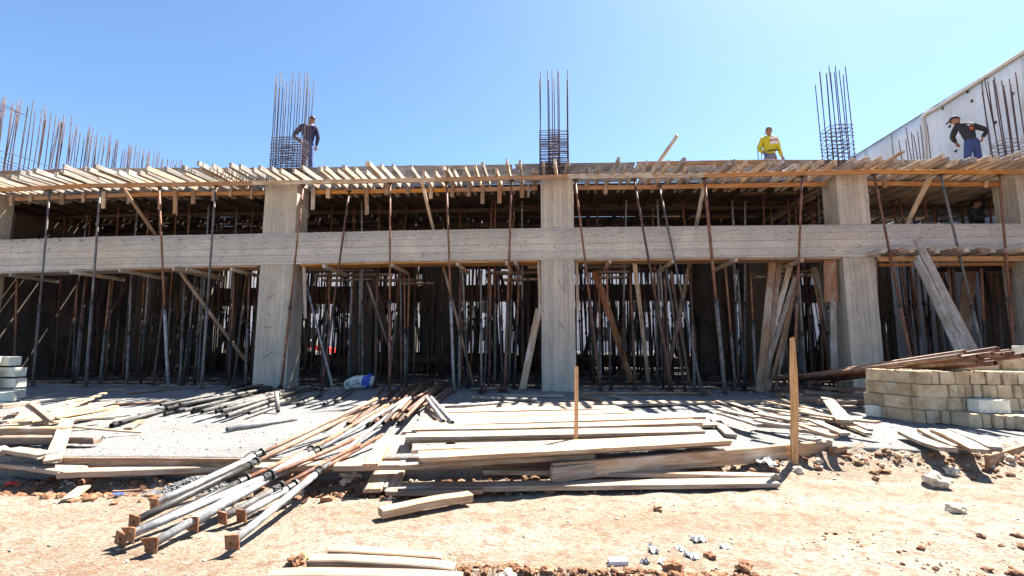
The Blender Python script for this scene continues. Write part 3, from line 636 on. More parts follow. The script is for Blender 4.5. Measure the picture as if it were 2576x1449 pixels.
while x < 12.9:
    px = proj((x, YF, 4.9))[0]
    if px < 660: ov = rnd.uniform(.38, .78)
    elif px < 1040: ov = rnd.uniform(.25, .75)
    elif px < 1800: ov = rnd.choice((.12, .2, .3, .42, .55, .62))+rnd.uniform(-.04, .06)
    elif px < 2420: ov = rnd.uniform(.16, .40)
    else: ov = .25+.55*min(1.5, (px-2420)/156)+rnd.uniform(-.08, .08)
    w = rnd.choice((.045, .05, .055, .06, .085)); a = rnd.choice((rnd.uniform(-.03, .03), rnd.uniform(-.12, .12)))
    if rnd.random() < .12: w = .11
    y1 = 1.0 if x < 6.8 else 4.1
    z = zf(x)+HJ/2+.002
    m = MWJ if rnd.random() < .75 else MWG
    o = board('joist', (x-a*.3, YF-ov, z+rnd.uniform(-.004, .03)+(rnd.uniform(.02, .09) if rnd.random() < .12 else 0)), (x+a, y1, z), w, HJ, m, rf, seg=5, wob=.004)
    if rnd.random() < .16: board('joist', (x-a*.3+.075, YF-ov*rnd.uniform(.2, 1.25), z+rnd.uniform(.0, .03)), (x+a+.075, .9, z), .05, HJ*.9, MWG, rf, seg=4, wob=.006)
    for (ya, yb) in ((.7, 4.1), (3.9, 7.6), (7.4, 10.9)):
        if (k % 3 == 0 and (x < 6.8 or ya > 1)): board('joist', (x+.06+rnd.uniform(-.02, .02), ya, z), (x+.06+rnd.uniform(-.05, .05), yb, z), .05, HJ, MWD if x < 7 else MWJ, rf, seg=2)
    k += 1; x += rnd.choice((.2, .24, .26, .28, .34)) if px < 2300 else rnd.uniform(.15, .2)
# loose board stuck out towards the sky
board('loose_board', PY(1640, 432, -.25), PY(1704, 340, -.75), .11, .03, MWJ, rf, upv=(1, 0, .3))
board('loose_board', PY(2190, 430, -.2), PY(2272, 381, -.9), .10, .03, MWJ, rf)
# deck boards laid along the building over the joists
y = .62; r = 0
while y < 10.9:
    x = XL-.33+rnd.uniform(-2.5, 0); wd = rnd.choice((.16, .19, .22))
    while x < 12.9:
        L = rnd.uniform(5.2, 6.6); xa, xb = max(x, XL-.33), min(x+L, 13.0)
        skip = (xa > 6.0 and 2.6 < y < 9.8 and rnd.random() < .68)
        if xb-xa > .5 and not skip:
            board('deck_board', (xa, y+wd/2+rnd.uniform(-.004, .004), zf(xa)+HJ+.016+rnd.uniform(0, .004)), (xb-.01, y+wd/2+rnd.uniform(-.004, .004), zf(xb)+HJ+.016), wd, .024, MWD if rnd.random() < .8 else MWB, rf, seg=3, wob=.003, ragged=.03)
        x += L
    y += wd+(rnd.choice((.001, .002, .003, .004)) if rnd.random() < .85 else .02); r += 1
# edge form of stacked boards standing on the deck behind the joist ends
EF = [(-90, 432), (300, 420), (640, 425), (800, 420), (1000, 417), (1360, 412), (1445, 408), (1800, 404), (2100, 401), (2300, 403), (2450, 404), (2700, 405)]
YE = .62
def ze(x): return lerp_tab([(PY(a, b, YE).x, PY(a, b, YE).z) for a, b in EF], x)
x = XL-.3
while x < 12.6:
    L = rnd.uniform(2.4, 3.6); xa, xb = x, min(x+L, 12.9)
    za, zb = ze(xa), ze(xb); n = max(2, round((za-zf(xa)-HJ)/.17))
    for i in range(n):
        f0 = (i+.5)/n; ba = zf(xa)+HJ+.04; bb = zf(xb)+HJ+.04; h = (za-ba)/n
        board('edge_board', (xa+rnd.uniform(0, .08), YE+rnd.uniform(-.012, .012), ba+(za-ba)*f0+rnd.uniform(-.006, .006)), (xb-.01+rnd.uniform(-.06, .05), YE+rnd.uniform(-.012, .012), bb+(zb-bb)*f0+rnd.uniform(-.01, .01)), .026, h*.97, MWG if rnd.random() < .7 else MWB, rf, seg=4, wob=.003, ragged=.05)
    x += L
for k in range(8):                                   # boards closing the far edge of the roof, hanging lower in places
    xa = XL+.2+3.55*k; d_ = rnd.choice((.42, .5, .58, .66)); xb = xa+3.5
    for i in range(3): board('edge_board', (xa, 11.0, zf(xa)+.06-d_*(i+.5)/3), (xb, 11.0+rnd.uniform(-.02, .02), zf(xb)+.06-d_*(i+.5)/3), .03, d_/3-.004, MWD, rf, seg=2)
for px, py in ((990, 436), (1155, 434), (1185, 436), (1245, 431), (1527, 424), (1570, 424), (1632, 424), (1720, 424), (1480, 430), (1140, 428)):
    p = PY(px, py, YE-.04); R = .055
    mk('wire_coil', wire_mesh([p+Vector((R*math.cos(t*.7)*(1+.12*math.sin(t)), -.012*math.sin(t*1.3), R*math.sin(t*.7)*(1+.1*math.cos(2*t)))) for t in range(20)], .006), MRD, None, rf)
# battens nailed to the joists, hanging below
for v, x0, y0, y1, w in (('U1', 90, 780, 860, 30), ('U1', 235, 770, 830, 28), ('U1', 480, 760, 850, 34), ('U1', 645, 755, 830, 26), ('U1', 800, 745, 878, 36), ('U1', 985, 770, 845, 26), ('U1', 1230, 755, 885, 26), ('U1', 1350, 735, 920, 38), ('U1', 1490, 735, 845, 36), ('U1', 1645, 725, 820, 24), ('U1', 1775, 735, 785, 24), ('U1', 1938, 730, 805, 20),
    ('U2', 480, 975, 1130, 34), ('U2', 597, 960, 1042, 34), ('U2', 893, 950, 1170, 32), ('U2', 1040, 940, 1015, 34), ('U2', 1210, 935, 1010, 32), ('U2', 1383, 935, 1045, 30), ('U2', 1553, 920, 1035, 32), ('U2', 1680, 915, 1030, 32), ('U2', 1788, 935, 1085, 30), ('U2', 1915, 915, 1082, 34),
    ('U3', 150, 915, 1038, 30), ('U3', 650, 895, 965, 26), ('U3', 798, 905, 1010, 26), ('U3', 205, 960, 1035, 18), ('U3', 1140, 900, 930, 22), ('U4', 940, 1045, 1110, 26), ('U4', 1660, 1055, 1110, 28)):
    yb = YL-.045; A = PY(*q(v, x0, y0), yb); B = PY(*q(v, x0+rnd.uniform(-6, 6), y1), yb); ww_ = w*.3267/105
    board('batten', (A.x, yb, zf(A.x)+.05), (B.x, yb, B.z), ww_, .032, MWJ if rnd.random() < .5 else MWB, rf, upv=(0, 1, 0), seg=2)
# stacked timbers under the people on the roof
for (x, y, z) in PERCH:
    base = zf(x)+HJ+.035; n = max(1, math.ceil((z-base)/.14))
    for i in range(n):
        h = (z-base)/n
        for dy in (-.13, .11): board('walkway_board', (x-.75, y+dy, base+h*(i+.5)), (x+.75, y+dy+.02, base+h*(i+.5)), .21, h-.004, MWB, rf, seg=2)
# formwork left under the tie beam
bf = thing('beam_formwork', (0, 0, 2.95), 'strip of boards and cross timbers left under the tie beam', 'formwork')
BBw = [(PY(x, v, YB).x, PY(x, v, YB).z) for x, v in BB]
def zb(x): return lerp_tab(BBw, x)
for a, b, dz in ((-90, 300, 0), (296, 646, 0), (756, 1060, 0), (1056, 1352, 0), (1454, 1800, 0), (1796, 2112, 0)):
    xa, xb = XA(a, YB, 3.0), XA(b, YB, 3.0)
    board('soffit_board', (xa, YB+.22, zb(xa)-.030), (xb, YB+.22, zb(xb)-.030), .5, .045, MWO if a > 290 else MWG, bf, seg=6, wob=.003)
for px in (19, 193, 314, 447, 474, 578, 817, 984, 1150, 1275, 1297, 1533, 1693, 1847, 2015):
    X = XA(px, -.2, 2.9); z = zb(X)-.055-.05; a = rnd.uniform(-.05, .05)
    board('cross_timber', (X, -.22+rnd.uniform(-.12, .08), z), (X+a, 1.05, z-.02), .06, .09, MWJ, bf, seg=3)
for px, y0, y1, w, m in ((2098, 640, 758, 30, MWR), (2208, 650, 770, 16, MWG), (649, 668, 800, 8, MWJ), (757, 668, 800, 8, MWJ), (1355, 652, 790, 7, MWJ), (1452, 652, 790, 7, MWJ), (2106, 752, 930, 14, MWG)):
    A = PY(px, y0, -.05); B = PY(px+3, y1, -.05); A.y = B.y = .1
    board('side_board', A, B, w/105, .03, m, bf, upv=(0, 1, 0), seg=3)
# right bay: orange boards with a rack of timbers laid on them
for (v, x0, y0, x1, y1, h, y, m) in (('L4', 920, 290, 1960, 285, .105, -.30, MWO), ('L4', 920, 333, 1845, 325, .07, .3, MWO)):
    A = PY(*q(v, x0, y0), y); B = PY(*q(v, x1+200, y1), y); board('ledger_board', A, B, .045, h, m, bf, seg=5)
for i in range(13):
    t = i/12; px = 2205+400*t; X = XA(px, -.3, 3.07); z = PY(px, 648, -.30).z+.055+.05
    board('cross_timber', (X, -.48-rnd.uniform(0, .25), z), (X+rnd.uniform(-.08, .08), .6, z+.01), .11, .09, MWB if i % 2 else MWJ, bf, seg=3)

# ------------------------------------------------------------------ steel shoring props
def plate_mesh(s=.075, t=.008, hole=.014):
    n = 16; vs = []; fs = []
    for z in (-t/2, t/2):
        for k in range(n):
            a = 2*math.pi*k/n; c, d = math.cos(a), math.sin(a); m = max(abs(c), abs(d)); vs.append((z, c/m*s, d/m*s))
        for k in range(n):
            a = 2*math.pi*k/n; vs.append((z, hole*math.cos(a), hole*math.sin(a)))
    for k in range(n):
        j = (k+1) % n
        fs += [(k, n+k, n+j, j), (2*n+k, 2*n+j, 3*n+j, 3*n+k), (k, j, 2*n+j, 2*n+k), (n+k, 3*n+k, 3*n+j, n+j)]
    me = mesh('plate', vs, fs); return me
def curl_plate_mesh(s=.047, t=.007, hole=.011):
    """square base plate with its corners bent by use"""
    me = plate_mesh(s, t, hole)
    for v in me.vertices: v.co.x -= .022*max(0, (v.co.y+v.co.z)/s-.7)+.016*max(0, (-v.co.y-v.co.z*.3)/s-.5)
    return me
def collar_mesh(r):
    vs = []; fs = []; n = 10
    prof = [(-.055, r*1.02), (-.055, r*1.35), (-.035, r*1.35), (-.035, r*1.18), (.02, r*1.18), (.02, r*1.75), (.034, r*1.75), (.034, r*.7)]
    for x, rr in prof: vs += [(x, rr*math.cos(2*math.pi*k/n), rr*math.sin(2*math.pi*k/n)) for k in range(n)]
    for i in range(len(prof)-1):
        for k in range(n): fs.append((i*n+k, i*n+(k+1) % n, (i+1)*n+(k+1) % n, (i+1)*n+k))
    return mesh('collar', vs, fs)
_pl = {}
def shared(key, fn):
    if key not in _pl: _pl[key] = fn()
    return _pl[key]
def prop(A, B, label, mo=MGS, mi=MRU, fc=.41, ro=.031, ri=.024, group='steel shoring props', lying=False, handle=True, plate=None, bend=0., top=True):
    A = Vector(A); B = Vector(B); L = (B-A).length; d = (B-A)/L
    t = thing('shoring_prop', A, label, 'shoring prop', group)
    Mx = axis_m(A, B, at=0)
    C_ = A+d*(L*fc)
    mk('outer_tube', tube_mesh(L*fc, ro, 10, False, bend=bend, seg=3), mo, axis_m(A+d*.004, C_), t)
    mk('inner_tube', tube_mesh(L*(1-fc)+.02, ri, 10, lying, bend=bend, seg=3), mi, axis_m(C_-d*.02, B), t)
    mk('collar', shared(('c', ro), lambda: collar_mesh(ro)), MBK, axis_m(A, B, roll=rnd.uniform(0, 6), at=fc), t)
    if handle:
        u = rnd.uniform(0, 6.28); M = axis_m(A, B, roll=u, at=fc); s = M.to_3x3() @ Vector((0, 0, 1)); e = M.to_3x3() @ Vector((0, 1, 0))
        mk('handle', wire_mesh([C_+s*ro*1.6, C_+s*ro*2.6+e*.02-d*.02, C_+s*ro*2.8+e*.05-d*.07, C_+s*ro*2.4+e*.06-d*.10], .006), MBK, None, t)
    if lying: mk('base_plate', shared('cp' if plate != 'flat' else 'lp', curl_plate_mesh if plate != 'flat' else lambda: plate_mesh(.044, .008, .010)), MPL, axis_m(A, B, roll=rnd.uniform(-.3, .3), at=0), t)
    else:
        mk('base_plate', shared('bp', plate_mesh), MRD, axis_m(A, A+Vector((0, 0, 1)), at=0), t)
        if top: mk('top_plate', shared('tp', lambda: plate_mesh(.06)), MRD, axis_m(B, B+Vector((0, 0, 1)), at=0), t)
    return t
ORD = ['first', 'second', 'third', 'fourth', 'fifth', 'sixth', 'seventh', 'eighth', 'ninth', 'tenth', 'eleventh', 'twelfth', 'thirteenth', 'fourteenth', 'fifteenth', 'sixteenth', 'seventeenth', 'eighteenth', 'nineteenth', 'twentieth', 'twenty-first', 'twenty-second', 'twenty-third']
BAY = ['leftmost bay', 'bay left of middle pillar', 'bay right of middle pillar', 'rightmost bay']
def bay(px): return 0 if px < 690 else 1 if px < 1405 else 2 if px < 2150 else 3
def labels(items, fmt):
    cnt = {}; out = []
    for i in sorted(range(len(items)), key=lambda i: items[i]):
        b = bay(items[i]); cnt[b] = cnt.get(b, 0)+1; out.append((i, fmt % (ORD[cnt[b]-1], BAY[b])))
    return dict(out)
# long props in front of the beam, foot to fascia: (base px, base depth, top px, top pixel row, materials, thickness)
FR = [(82, -.35, 123, MGS, MGS, 1.), (216, -.35, 250, MGS, MGS, 1.15), (423, -.4, 398, MCS, MRU, 1.1), (507, -.4, 541, MGS, MGS, 1.1), (707, -.6, 762, MRU, MRU, 1.), (809, -.75, 878, MRD, MRD, 1.05), (980, -.5, 981, MRU, MRU, 1.05), (1142, -.5, 1123, MCS, MRU, 1.1),
      (1270, -.4, 1287, MRD, MRU, 1.15), (1512, -.4, 1447, MRD, MRU, 1.05), (1693, -.4, 1595, MRD, MRD, 1.15), (1767, -.7, 1659, MGS, MGS, 1.), (1822, -.4, 1772, MGS, MRU, 1.5), (1996, -.3, 2018, MRU, MRU, 1.05), (2310, -.3, 2199, MRU, MRU, 1.05), (2498, -.3, 2366, MGS, MGS, 1.05), (2560, -.3, 2513, MRU, MRU, 1.)]
lb = labels([f[0] for f in FR], 'tall prop in front of the beam, %s from left, %s')
for i, (b, yb_, t, mo, mi, s) in enumerate(FR):
    yt = YF+.0 if i not in (5, 11) else .1
    xb = XA(b, yb_, .02); xt = XA(t, yt, 4.72)
    if i == 12: yb_ = -.45
    prop((xb, yb_, .03), (xt, yt, zf(xt)-.125), lb[i], mo, mi, .40+rnd.uniform(-.02, .03), .030*s, .0225*s)
# shorter props under the tie beam
SHT = [('L1', 110, 135), ('L1', 560, 600), ('L1', 575, 660), ('L1', 770, 855), ('L1', 975, 1015), ('L1', 1085, 1145), ('L1', 1180, 1285), ('L1', 1385, 1425), ('L1', 1410, 1505), ('L1', 1500, 1560), ('L1', 1760, 1808), ('L1', 1890, 1922),
       ('L2', 590, 605), ('L2', 750, 780), ('L2', 830, 843), ('L2', 955, 972), ('L2', 1160, 1152), ('L2', 1190, 1180), ('L2', 1200, 1218), ('L2', 1605, 1610), ('L2', 1675, 1628), ('L2', 1775, 1770), ('L2', 1835, 1846), ('L2', 1940, 1900),
       ('L3', 95, 135), ('L3', 760, 745), ('L3', 838, 805), ('L3', 1030, 985), ('L3', 1243, 1200), ('L3', 1290, 1257), ('L3', 1485, 1450), ('L3', 1800, 1720), ('L3', 1870, 1812), ('L3', 1960, 1912), ('L3', 1410, 1265),
       ('L4', 390, 330), ('L4', 605, 430), ('L4', 1255, 1190), ('L4', 1500, 1430), ('L4', 1720, 1670), ('L4', 1940, 1885), ('L4', 600, 505)]
bx_ = [q(v, b, 0)[0] for v, b, t in SHT]; lb = labels(bx_, 'prop under the tie beam, %s from left, %s')
for i, (v, b, t) in enumerate(SHT):
    yb_ = rnd.uniform(.15, .75); pb = q(v, b, 0)[0]; pt = q(v, t, 0)[0]; yt = rnd.uniform(.2, .8)
    x0 = XA(pb, yb_, 0.02); x1 = XA(pt, yt, 2.85)
    mo = rnd.choice((MGS, MGS, MBK, MRD)); mi = rnd.choice((MRU, MRU, MGS, MRD))
    prop((x0, yb_, .02), (x1, yt, zb(x1)-.165), lb[i], mo, mi, rnd.uniform(.44, .58), .031, .025, top=False)
# tall props just behind the beam, seen through the gap above it
TL = [('U1', 90), ('U1', 480), ('U1', 650), ('U1', 682), ('U1', 900), ('U1', 1040), ('U1', 1130), ('U1', 1340), ('U1', 1445), ('U1', 1595), ('U1', 1810), ('U1', 1935), ('U2', 620), ('U2', 790), ('U2', 850), ('U2', 985), ('U2', 1185), ('U2', 1610), ('U2', 1850), ('U2', 1880),
      ('U3', 90), ('U3', 155), ('U3', 735), ('U3', 957), ('U3', 1165), ('U3', 1205), ('U3', 1405), ('U3', 1780), ('U3', 1875), ('U4', 80), ('U4', 135), ('U4', 260), ('U4', 310), ('U4', 425), ('U4', 475), ('U4', 1010), ('U4', 1065), ('U4', 1235), ('U4', 1300), ('U4', 1500), ('U4', 1690), ('U4', 1640)]
pxs = [q(v, b, 0)[0] for v, b in TL]; lb = labels(pxs, 'dark prop in the gap above the beam, %s from left, %s')
for i, (v, b) in enumerate(TL):
    y = rnd.uniform(1.3, 2.1); xm = XA(pxs[i], y, 4.2); dx = rnd.uniform(-.07, .07)
    prop((xm-dx*4, y+rnd.uniform(-.15, .1), .02), (xm+dx*.4, y, zf(xm)-.01), lb[i], rnd.choice((MGS, MRD)), rnd.choice((MRU, MCS, MRU)), rnd.uniform(.4, .5), .031, .025, handle=False)
# the forest of props deeper in the hall
def lone_mesh(mo, mi, fc):
    def f():
        bm = bmesh.new()
        for L0, L1, r, k in ((0, fc, .031, 0), (fc, 1, .024, 1), (fc-.012, fc+.008, .05, 2), (0, .0025, .08, 2)):
            m = tube_mesh((L1-L0)*4.75, r, 6, False); off = (L0+L1)/2*4.75; n0 = len(bm.faces); bm.from_mesh(m); bm.verts.ensure_lookup_table(); bm.faces.ensure_lookup_table()
            for v in bm.verts[-len(m.vertices):]: v.co.x += off
            for fc_ in bm.faces[n0:]: fc_.material_index = k
        me = bpy.data.meshes.new('prop'); bm.to_mesh(me); bm.free()
        for m in (mo, mi, MBK): me.materials.append(m)
        return me
    return f
LM = [lone_mesh(a, b, c)() for a, b, c in ((MBK, MRD, .42), (MRD, MRD, .46), (MBK, MBK, .4), (MGS, MRD, .44), (MRD, MBK, .5))]  # darker steels chosen so the deep props have shade in their colour
far_bm = bmesh.new(); cnt = 0
def deep(x, y, stuff=False):
    global cnt
    k_ = .12 if rnd.random() < .6 else .38; a, c = rnd.uniform(-k_, k_), rnd.uniform(-k_, k_); z = zf(x)-(.0 if rnd.random() < .8 else rnd.uniform(.6, 1.6))
    M = axis_m((x, y, 0), (x+a, y+c, z), at=0); M = M @ Matrix.Diagonal((((z)/4.75), 1, 1, 1))
    me = rnd.choice(LM)
    if stuff:
        n0 = len(far_bm.verts); far_bm.from_mesh(me); far_bm.verts.ensure_lookup_table()
        for v in far_bm.verts[n0:]: v.co = M @ v.co
        return
    o = mk('shoring_prop', me, None, M); b = bay(proj((x, y, 2))[0])
    tag(o, 'thin dark steel prop standing deep inside the shaded hall, '+BAY[b], 'shoring prop', 'props deep inside the hall, '+BAY[b]); cnt += 1
for j, y in enumerate((2.9, 3.7, 4.6)):
    x = -15.4+.4*(j % 2)
    while x < 12.6: deep(x+rnd.uniform(-.3, .3), y+rnd.uniform(-.25, .25)); x += .62
for j in range(7):
    x = -15.4
    while x < 12.6: deep(x+rnd.uniform(-.3, .3), 5.7+.68*j+rnd.uniform(-.3, .3), True); x += .44
for i in range(110):                                # slanting boards and low stacked timber among them
    x, y = rnd.uniform(-15, 12.3), rnd.uniform(5.4, 10.6)
    if i % 2: A, B, w = (x, y, .05), (x+rnd.uniform(-1.2, 1.2), y+rnd.uniform(-.4, .4), rnd.uniform(1.6, 4.4)), rnd.uniform(.06, .14)
    else: zz = rnd.uniform(.1, .55); A, B, w = (x-1.2, y, zz), (x+1.2, y+rnd.uniform(-.5, .5), zz+rnd.uniform(-.1, .1)), rnd.uniform(.1, .3)
    L_ = math.dist(A, B); m = board_mesh(L_, w, .05 if i % 2 else .3, 1); M_ = axis_m(A, B, (0, 1, 0) if i % 2 else (0, 0, 1)); n0 = len(far_bm.verts); nf = len(far_bm.faces); far_bm.from_mesh(m); far_bm.verts.ensure_lookup_table(); far_bm.faces.ensure_lookup_table()
    for v in far_bm.verts[n0:]: v.co = M_ @ v.co
    for f in far_bm.faces[nf:]: f.material_index = 3
    bpy.data.meshes.remove(m)
me = bpy.data.meshes.new('far_props'); far_bm.to_mesh(me); far_bm.free()
for m in (MBK, MRD, MBK, MWD): me.materials.append(m)
tag(mk('shoring_props_far', me), 'mass of dark steel props filling the far half of the hall', 'shoring props', kind='stuff')

# ------------------------------------------------------------------ rebar cages on top of the pillars
def cage(label, cx, cy, w, d, zb_, zt, lean, nx, ny, zs, step, fan=0., wob=.03, mat=MRB, hoops=True):
    t = thing('rebar_cage', (cx, cy, zb_), label, 'rebar', 'rebar cages above the pillars')
    pos = [(-.5+i/(nx-1), s) for i in range(nx) for s in (-.5, .5)]+[(s, -.5+i/(ny-1)) for i in range(1, ny-1) for s in (-.5, .5)]
    for (u, v) in pos:
        h = zt-(rnd.choice((0, .02, .06, .3)) if rnd.random() < .6 else rnd.uniform(0, .1))
        x0, y0 = cx+u*w+rnd.uniform(-.01, .01), cy+v*d
        x1 = x0+lean*(h-zb_)+u*fan+rnd.uniform(-wob, wob); y1 = y0+rnd.uniform(-wob, wob)
        mk('rebar', tube_mesh(math.dist((x0, y0, zb_), (x1, y1, h)), 0.0115, 6, False, bend=rnd.uniform(-.012, .012), seg=3), mat, axis_m((x0, y0, zb_), (x1, y1, h)), t)
    z = zb_+.05
    while hoops and z < zs:
        k = lean*(z-zb_); a, b = w/2+.016, d/2+.016; j = [rnd.uniform(-.018, .018) for _ in range(4)]
        mk('stirrup', wire_mesh([(cx+k-a, cy-b, z+j[0]), (cx+k+a, cy-b, z+j[1]), (cx+k+a, cy+b, z+j[2]), (cx+k-a, cy+b, z+j[3])], .0085, 5, True), mat, None, t)
        if rnd.random() < .6: mk('stirrup', wire_mesh([(cx+k-a*.4, cy-b, z+.02), (cx+k+a*.4, cy-b, z+.02), (cx+k+a*.4, cy+b, z+.02), (cx+k-a*.4, cy+b, z+.02)], .0075, 5, True), mat, None, t)
        z += step*rnd.uniform(.85, 1.15)
    return t
def cg(px0, px1, pyb, pyt, pys, y, **k):
    A = PY(px0, pyb, y); B = PY(px1, pyb, y)
    return dict(cx=(A.x+B.x)/2, w=B.x-A.x-.04, zb_=A.z, zt=PY((px0+px1)/2, pyt, y).z, zs=PY((px0+px1)/2, pys, y).z, **k)
cage('tall rebar cage with many bars above the left pillar beside the person in navy', cy=.28, d=.42, lean=.0, nx=6, ny=5, step=.058, fan=.06, **cg(676, 752, 444, 181, 345, .07))
cage('slim rebar cage with cement-caked ties above the middle pillar', cy=.28, d=.42, lean=.0, nx=2, ny=2, step=.043, fan=.0, **cg(1357, 1432, 440, 174, 328, .07))
cage('upright rebar cage with straight bars above the right pillar', cy=.28, d=.42, lean=-.008, nx=5, ny=3, step=.10, fan=.02, **cg(2096, 2155, 412, 157, 312, .07))
cage('rebar cage in front of the white wall at the right end', cy=.24, d=.32, lean=-.02, nx=4, ny=3, step=.085, fan=.05, **cg(2532, 2588, 392, 180, 345, .07))
t = cage('row of short bars without ties near the pipe on the white wall', cy=3.5, d=.35, lean=-.01, nx=4, ny=2, step=.1, fan=.05, hoops=False, **cg(2300, 2352, 402, 308, 345, 3.2))
# extra inner bars of the middle cage, and cement lumps stuck in its ties
mc = [o for o in SC.objects if o.get('label', '').startswith('slim rebar')][0]
for px, pt, m in ((1378, 176, .1), (1381, 200, .12), (1389, 176, .3), (1394, 198, .3), (1403, 175, .15), (1406, 182, .35)):
    A = PY(px+2, 440, m); B = PY(px, pt, m); mk('rebar', tube_mesh((B-A).length, 0.0115, 6, False, bend=rnd.uniform(-.03, .03), seg=3), MRB, axis_m(A, B), mc)
for px, py in ((1394, 348), (1393, 362), (1396, 376), (1394, 390), (1392, 405), (1400, 420), (1370, 418), (1425, 415)):
    p = PY(px, py, .06); mk('cement_lump', rock_mesh(.07, px, 1, .35), MCS, Matrix.Translation(p) @ Matrix.Diagonal((1.5, .5, .6, 1)), mc)
for px, pt in ((1905, 366), (1915, 384)):
    A = PY(px+6, 440, 6.); B = PY(px, pt, 6.); tag(mk('rebar', tube_mesh((B-A).length, .014, 5, False), MRB, axis_m(A, B)), '%s of two thin rebars left of the person in yellow' % ('taller' if px == 1905 else 'shorter'), 'rebar')
# ------------------------------------------------------------------ timber braces and leaning boards
def brace(A, B, w, t, mat, label, cat='timber', name='timber_brace', upv=(0, 1, 0)):
    return tag(board(name, A, B, w, t, mat, upv=upv, seg=4), label, cat)
brace(PY(*q('U1', 930, 700), -.2), PY(*q('U1', 1200, 1085), .75), .085, .04, MWB, 'slanting wooden brace with a white patch in the left gap above the beam')
brace(PY(*q('L1', 1365, 370), -.1), PY(*q('L1', 1895, 1090), 1.4), .085, .04, MWB, 'long slanting wooden brace under the beam left of the left pillar')
brace(PY(*q('U2', 1318, 925), -.25), PY(*q('U2', 1410, 1300), .6), .07, .045, MWJ, 'pale slanting brace in the gap above the beam left of the middle pillar')
brace(PY(*q('U3', 1555, 960), -.1), PY(*q('U3', 1495, 1262), .6), .085, .04, MWJ, 'pale slanting brace in the gap above the beam right of the middle pillar')
brace(PY(*q('U4', 1260, 1040), -.1), PY(*q('U4', 1095, 1365), .6), .10, .045, MWJ, 'wide pale slanting brace in the gap right of the right pillar')
for A, B, w, l in (((400, 395), (640, 1335), .05, 'thin pale pole leaning beside the left pillar'),):
    b = PZ(*q('L2', *B), .02); a = PY(*q('L2', *A), .5); tag(tube('leaning_pole', b, a, .026, MCS, n=8), l, 'pole')
for v, A, B, w, m, l, yt in (('L2', (945, 450), (1140, 1225), .13, MWD, 'wide dark board leaning in the shade behind the white and blue sack', 1.2), ('L2', (895, 480), (1040, 900), .07, MWG, 'narrow grey board leaning in the shade behind the sack', 2.4),
        ('L2', (1478, 350), (1600, 830), .06, MWB, 'thin slanting board crossing behind the tall prop under the beam', .8),
        ('L3', (715, 395), (1000, 1255), .17, MWR, 'wide rusty orange board leaning in the bay right of the middle pillar', 1.0), ('L3', (1018, 318), (1130, 1258), .10, MWJ, 'patched pale and grey timber standing under the beam right of the middle pillar', .3),
        ('L3', (1300, 400), (1400, 1000), .08, MWB, 'reddish board leaning among the dark props in the third bay', 1.9), ('L3', (1450, 320), (1330, 900), .10, MWB, 'brown board leaning leftwards among the dark props in the third bay', 1.6)):
    by = min(.3, yt-.4); bx0 = q(v, *B); a = PY(*q(v, *A), yt); b = PY(*bx0, .3)
    if bx0[1] > 925: b = PZ(*bx0, .03)
    else: b = PY(*bx0, yt+.3); d = (b-a); b = a+d*((a.z-.03)/max(.1, (a.z-b.z)))
    brace(b, a, w, .04, m, l, 'board', 'leaning_board')
# two boards leaning at the middle pillar's left side
for i, (x0, y0, x1, y1) in enumerate(((285, 690, 160, 1300), (265, 780, 148, 1270))):
    a = PY(*q('L3', x0, y0), .25); b = PZ(*q('L3', x1, y1), .03); brace(b, a, .16-.1*i, .035, MWJ if i == 0 else MWG, ('wide pale board leaning against the left side of the middle pillar', 'narrow board leaning behind the wide one at the middle pillar')[i], 'board', 'leaning_board')
# bundle of boards leaning left of the right pillar
B5 = [((145, 300), (60, 1130), .16), ((195, 310), (120, 1000), .11), ((275, 330), (40, 1180), .12), ((310, 420), (85, 1150), .10), ((300, 520), (150, 1120), .08), ((330, 400), (190, 1120), .07), ((455, 350), (545, 760), .10), ((500, 420), (610, 820), .06)]
DS = ['widest brown board', 'reddish narrow board', 'split brown board', 'grey-edged board', 'thin board', 'thinnest board', 'dark board sloping the other way', 'thin grey board sloping the other way']
for i, (A, B, w) in enumerate(B5):
    a = PY(*q('L4', *A), .35+.12*i); b = PY(*q('L4', *B), .1+.1*i); d = b-a; b = a+d*((a.z-.02)/max(.2, a.z-b.z)) 
    brace(b, a, w, .03, (MWB, MWB, MWJ, MWG)[i % 4], DS[i]+' in the leaning bundle left of the right pillar', 'board', 'leaning_board')
# grey boards leaning on the beam in the right bay
for i, ((x0, y0), (x1, y1)) in enumerate((((1205, 150), (1620, 955)), ((1225, 235), (1565, 955)), ((1205, 265), (1530, 955)), ((1190, 300), (1490, 955)))):
    a = PY(*q('L4', x0, y0), -.55-.02*i); b = PY(*q('L4', x1, y1), -1.3-.02*i)
    d = b-a; b = a+d*((a.z-.03)/(a.z-b.z)); brace(b, a, (.13, .075, .075, .075)[i], .04, MWG, ('wide grey plank, frontmost of the four', 'second grey plank', 'third grey plank', 'hindmost grey plank')[i]+' leaning on the beam in the right bay', 'plank', 'leaning_plank', (.3, 1, 0))
a = PY(*q('L4', 1590, 340), 1.4); b = PY(*q('L4', 1545, 850), 1.2); d = b-a; b = a+d*((a.z-.03)/(a.z-b.z)); brace(b, a, .30, .03, MWB, 'broad brown panel standing behind the leaning grey planks in the right bay', 'board', 'leaning_board')
for i in range(7):
    X = XA(2492+28*i, 2.6, 1.5); brace((X, 2.6, .02), (X+rnd.uniform(-.02, .02), 2.62, 3.0), .26, .03, MWD, ORD[i]+' upright dark board from the left of the hoarding at the right edge', 'board', 'upright_board')
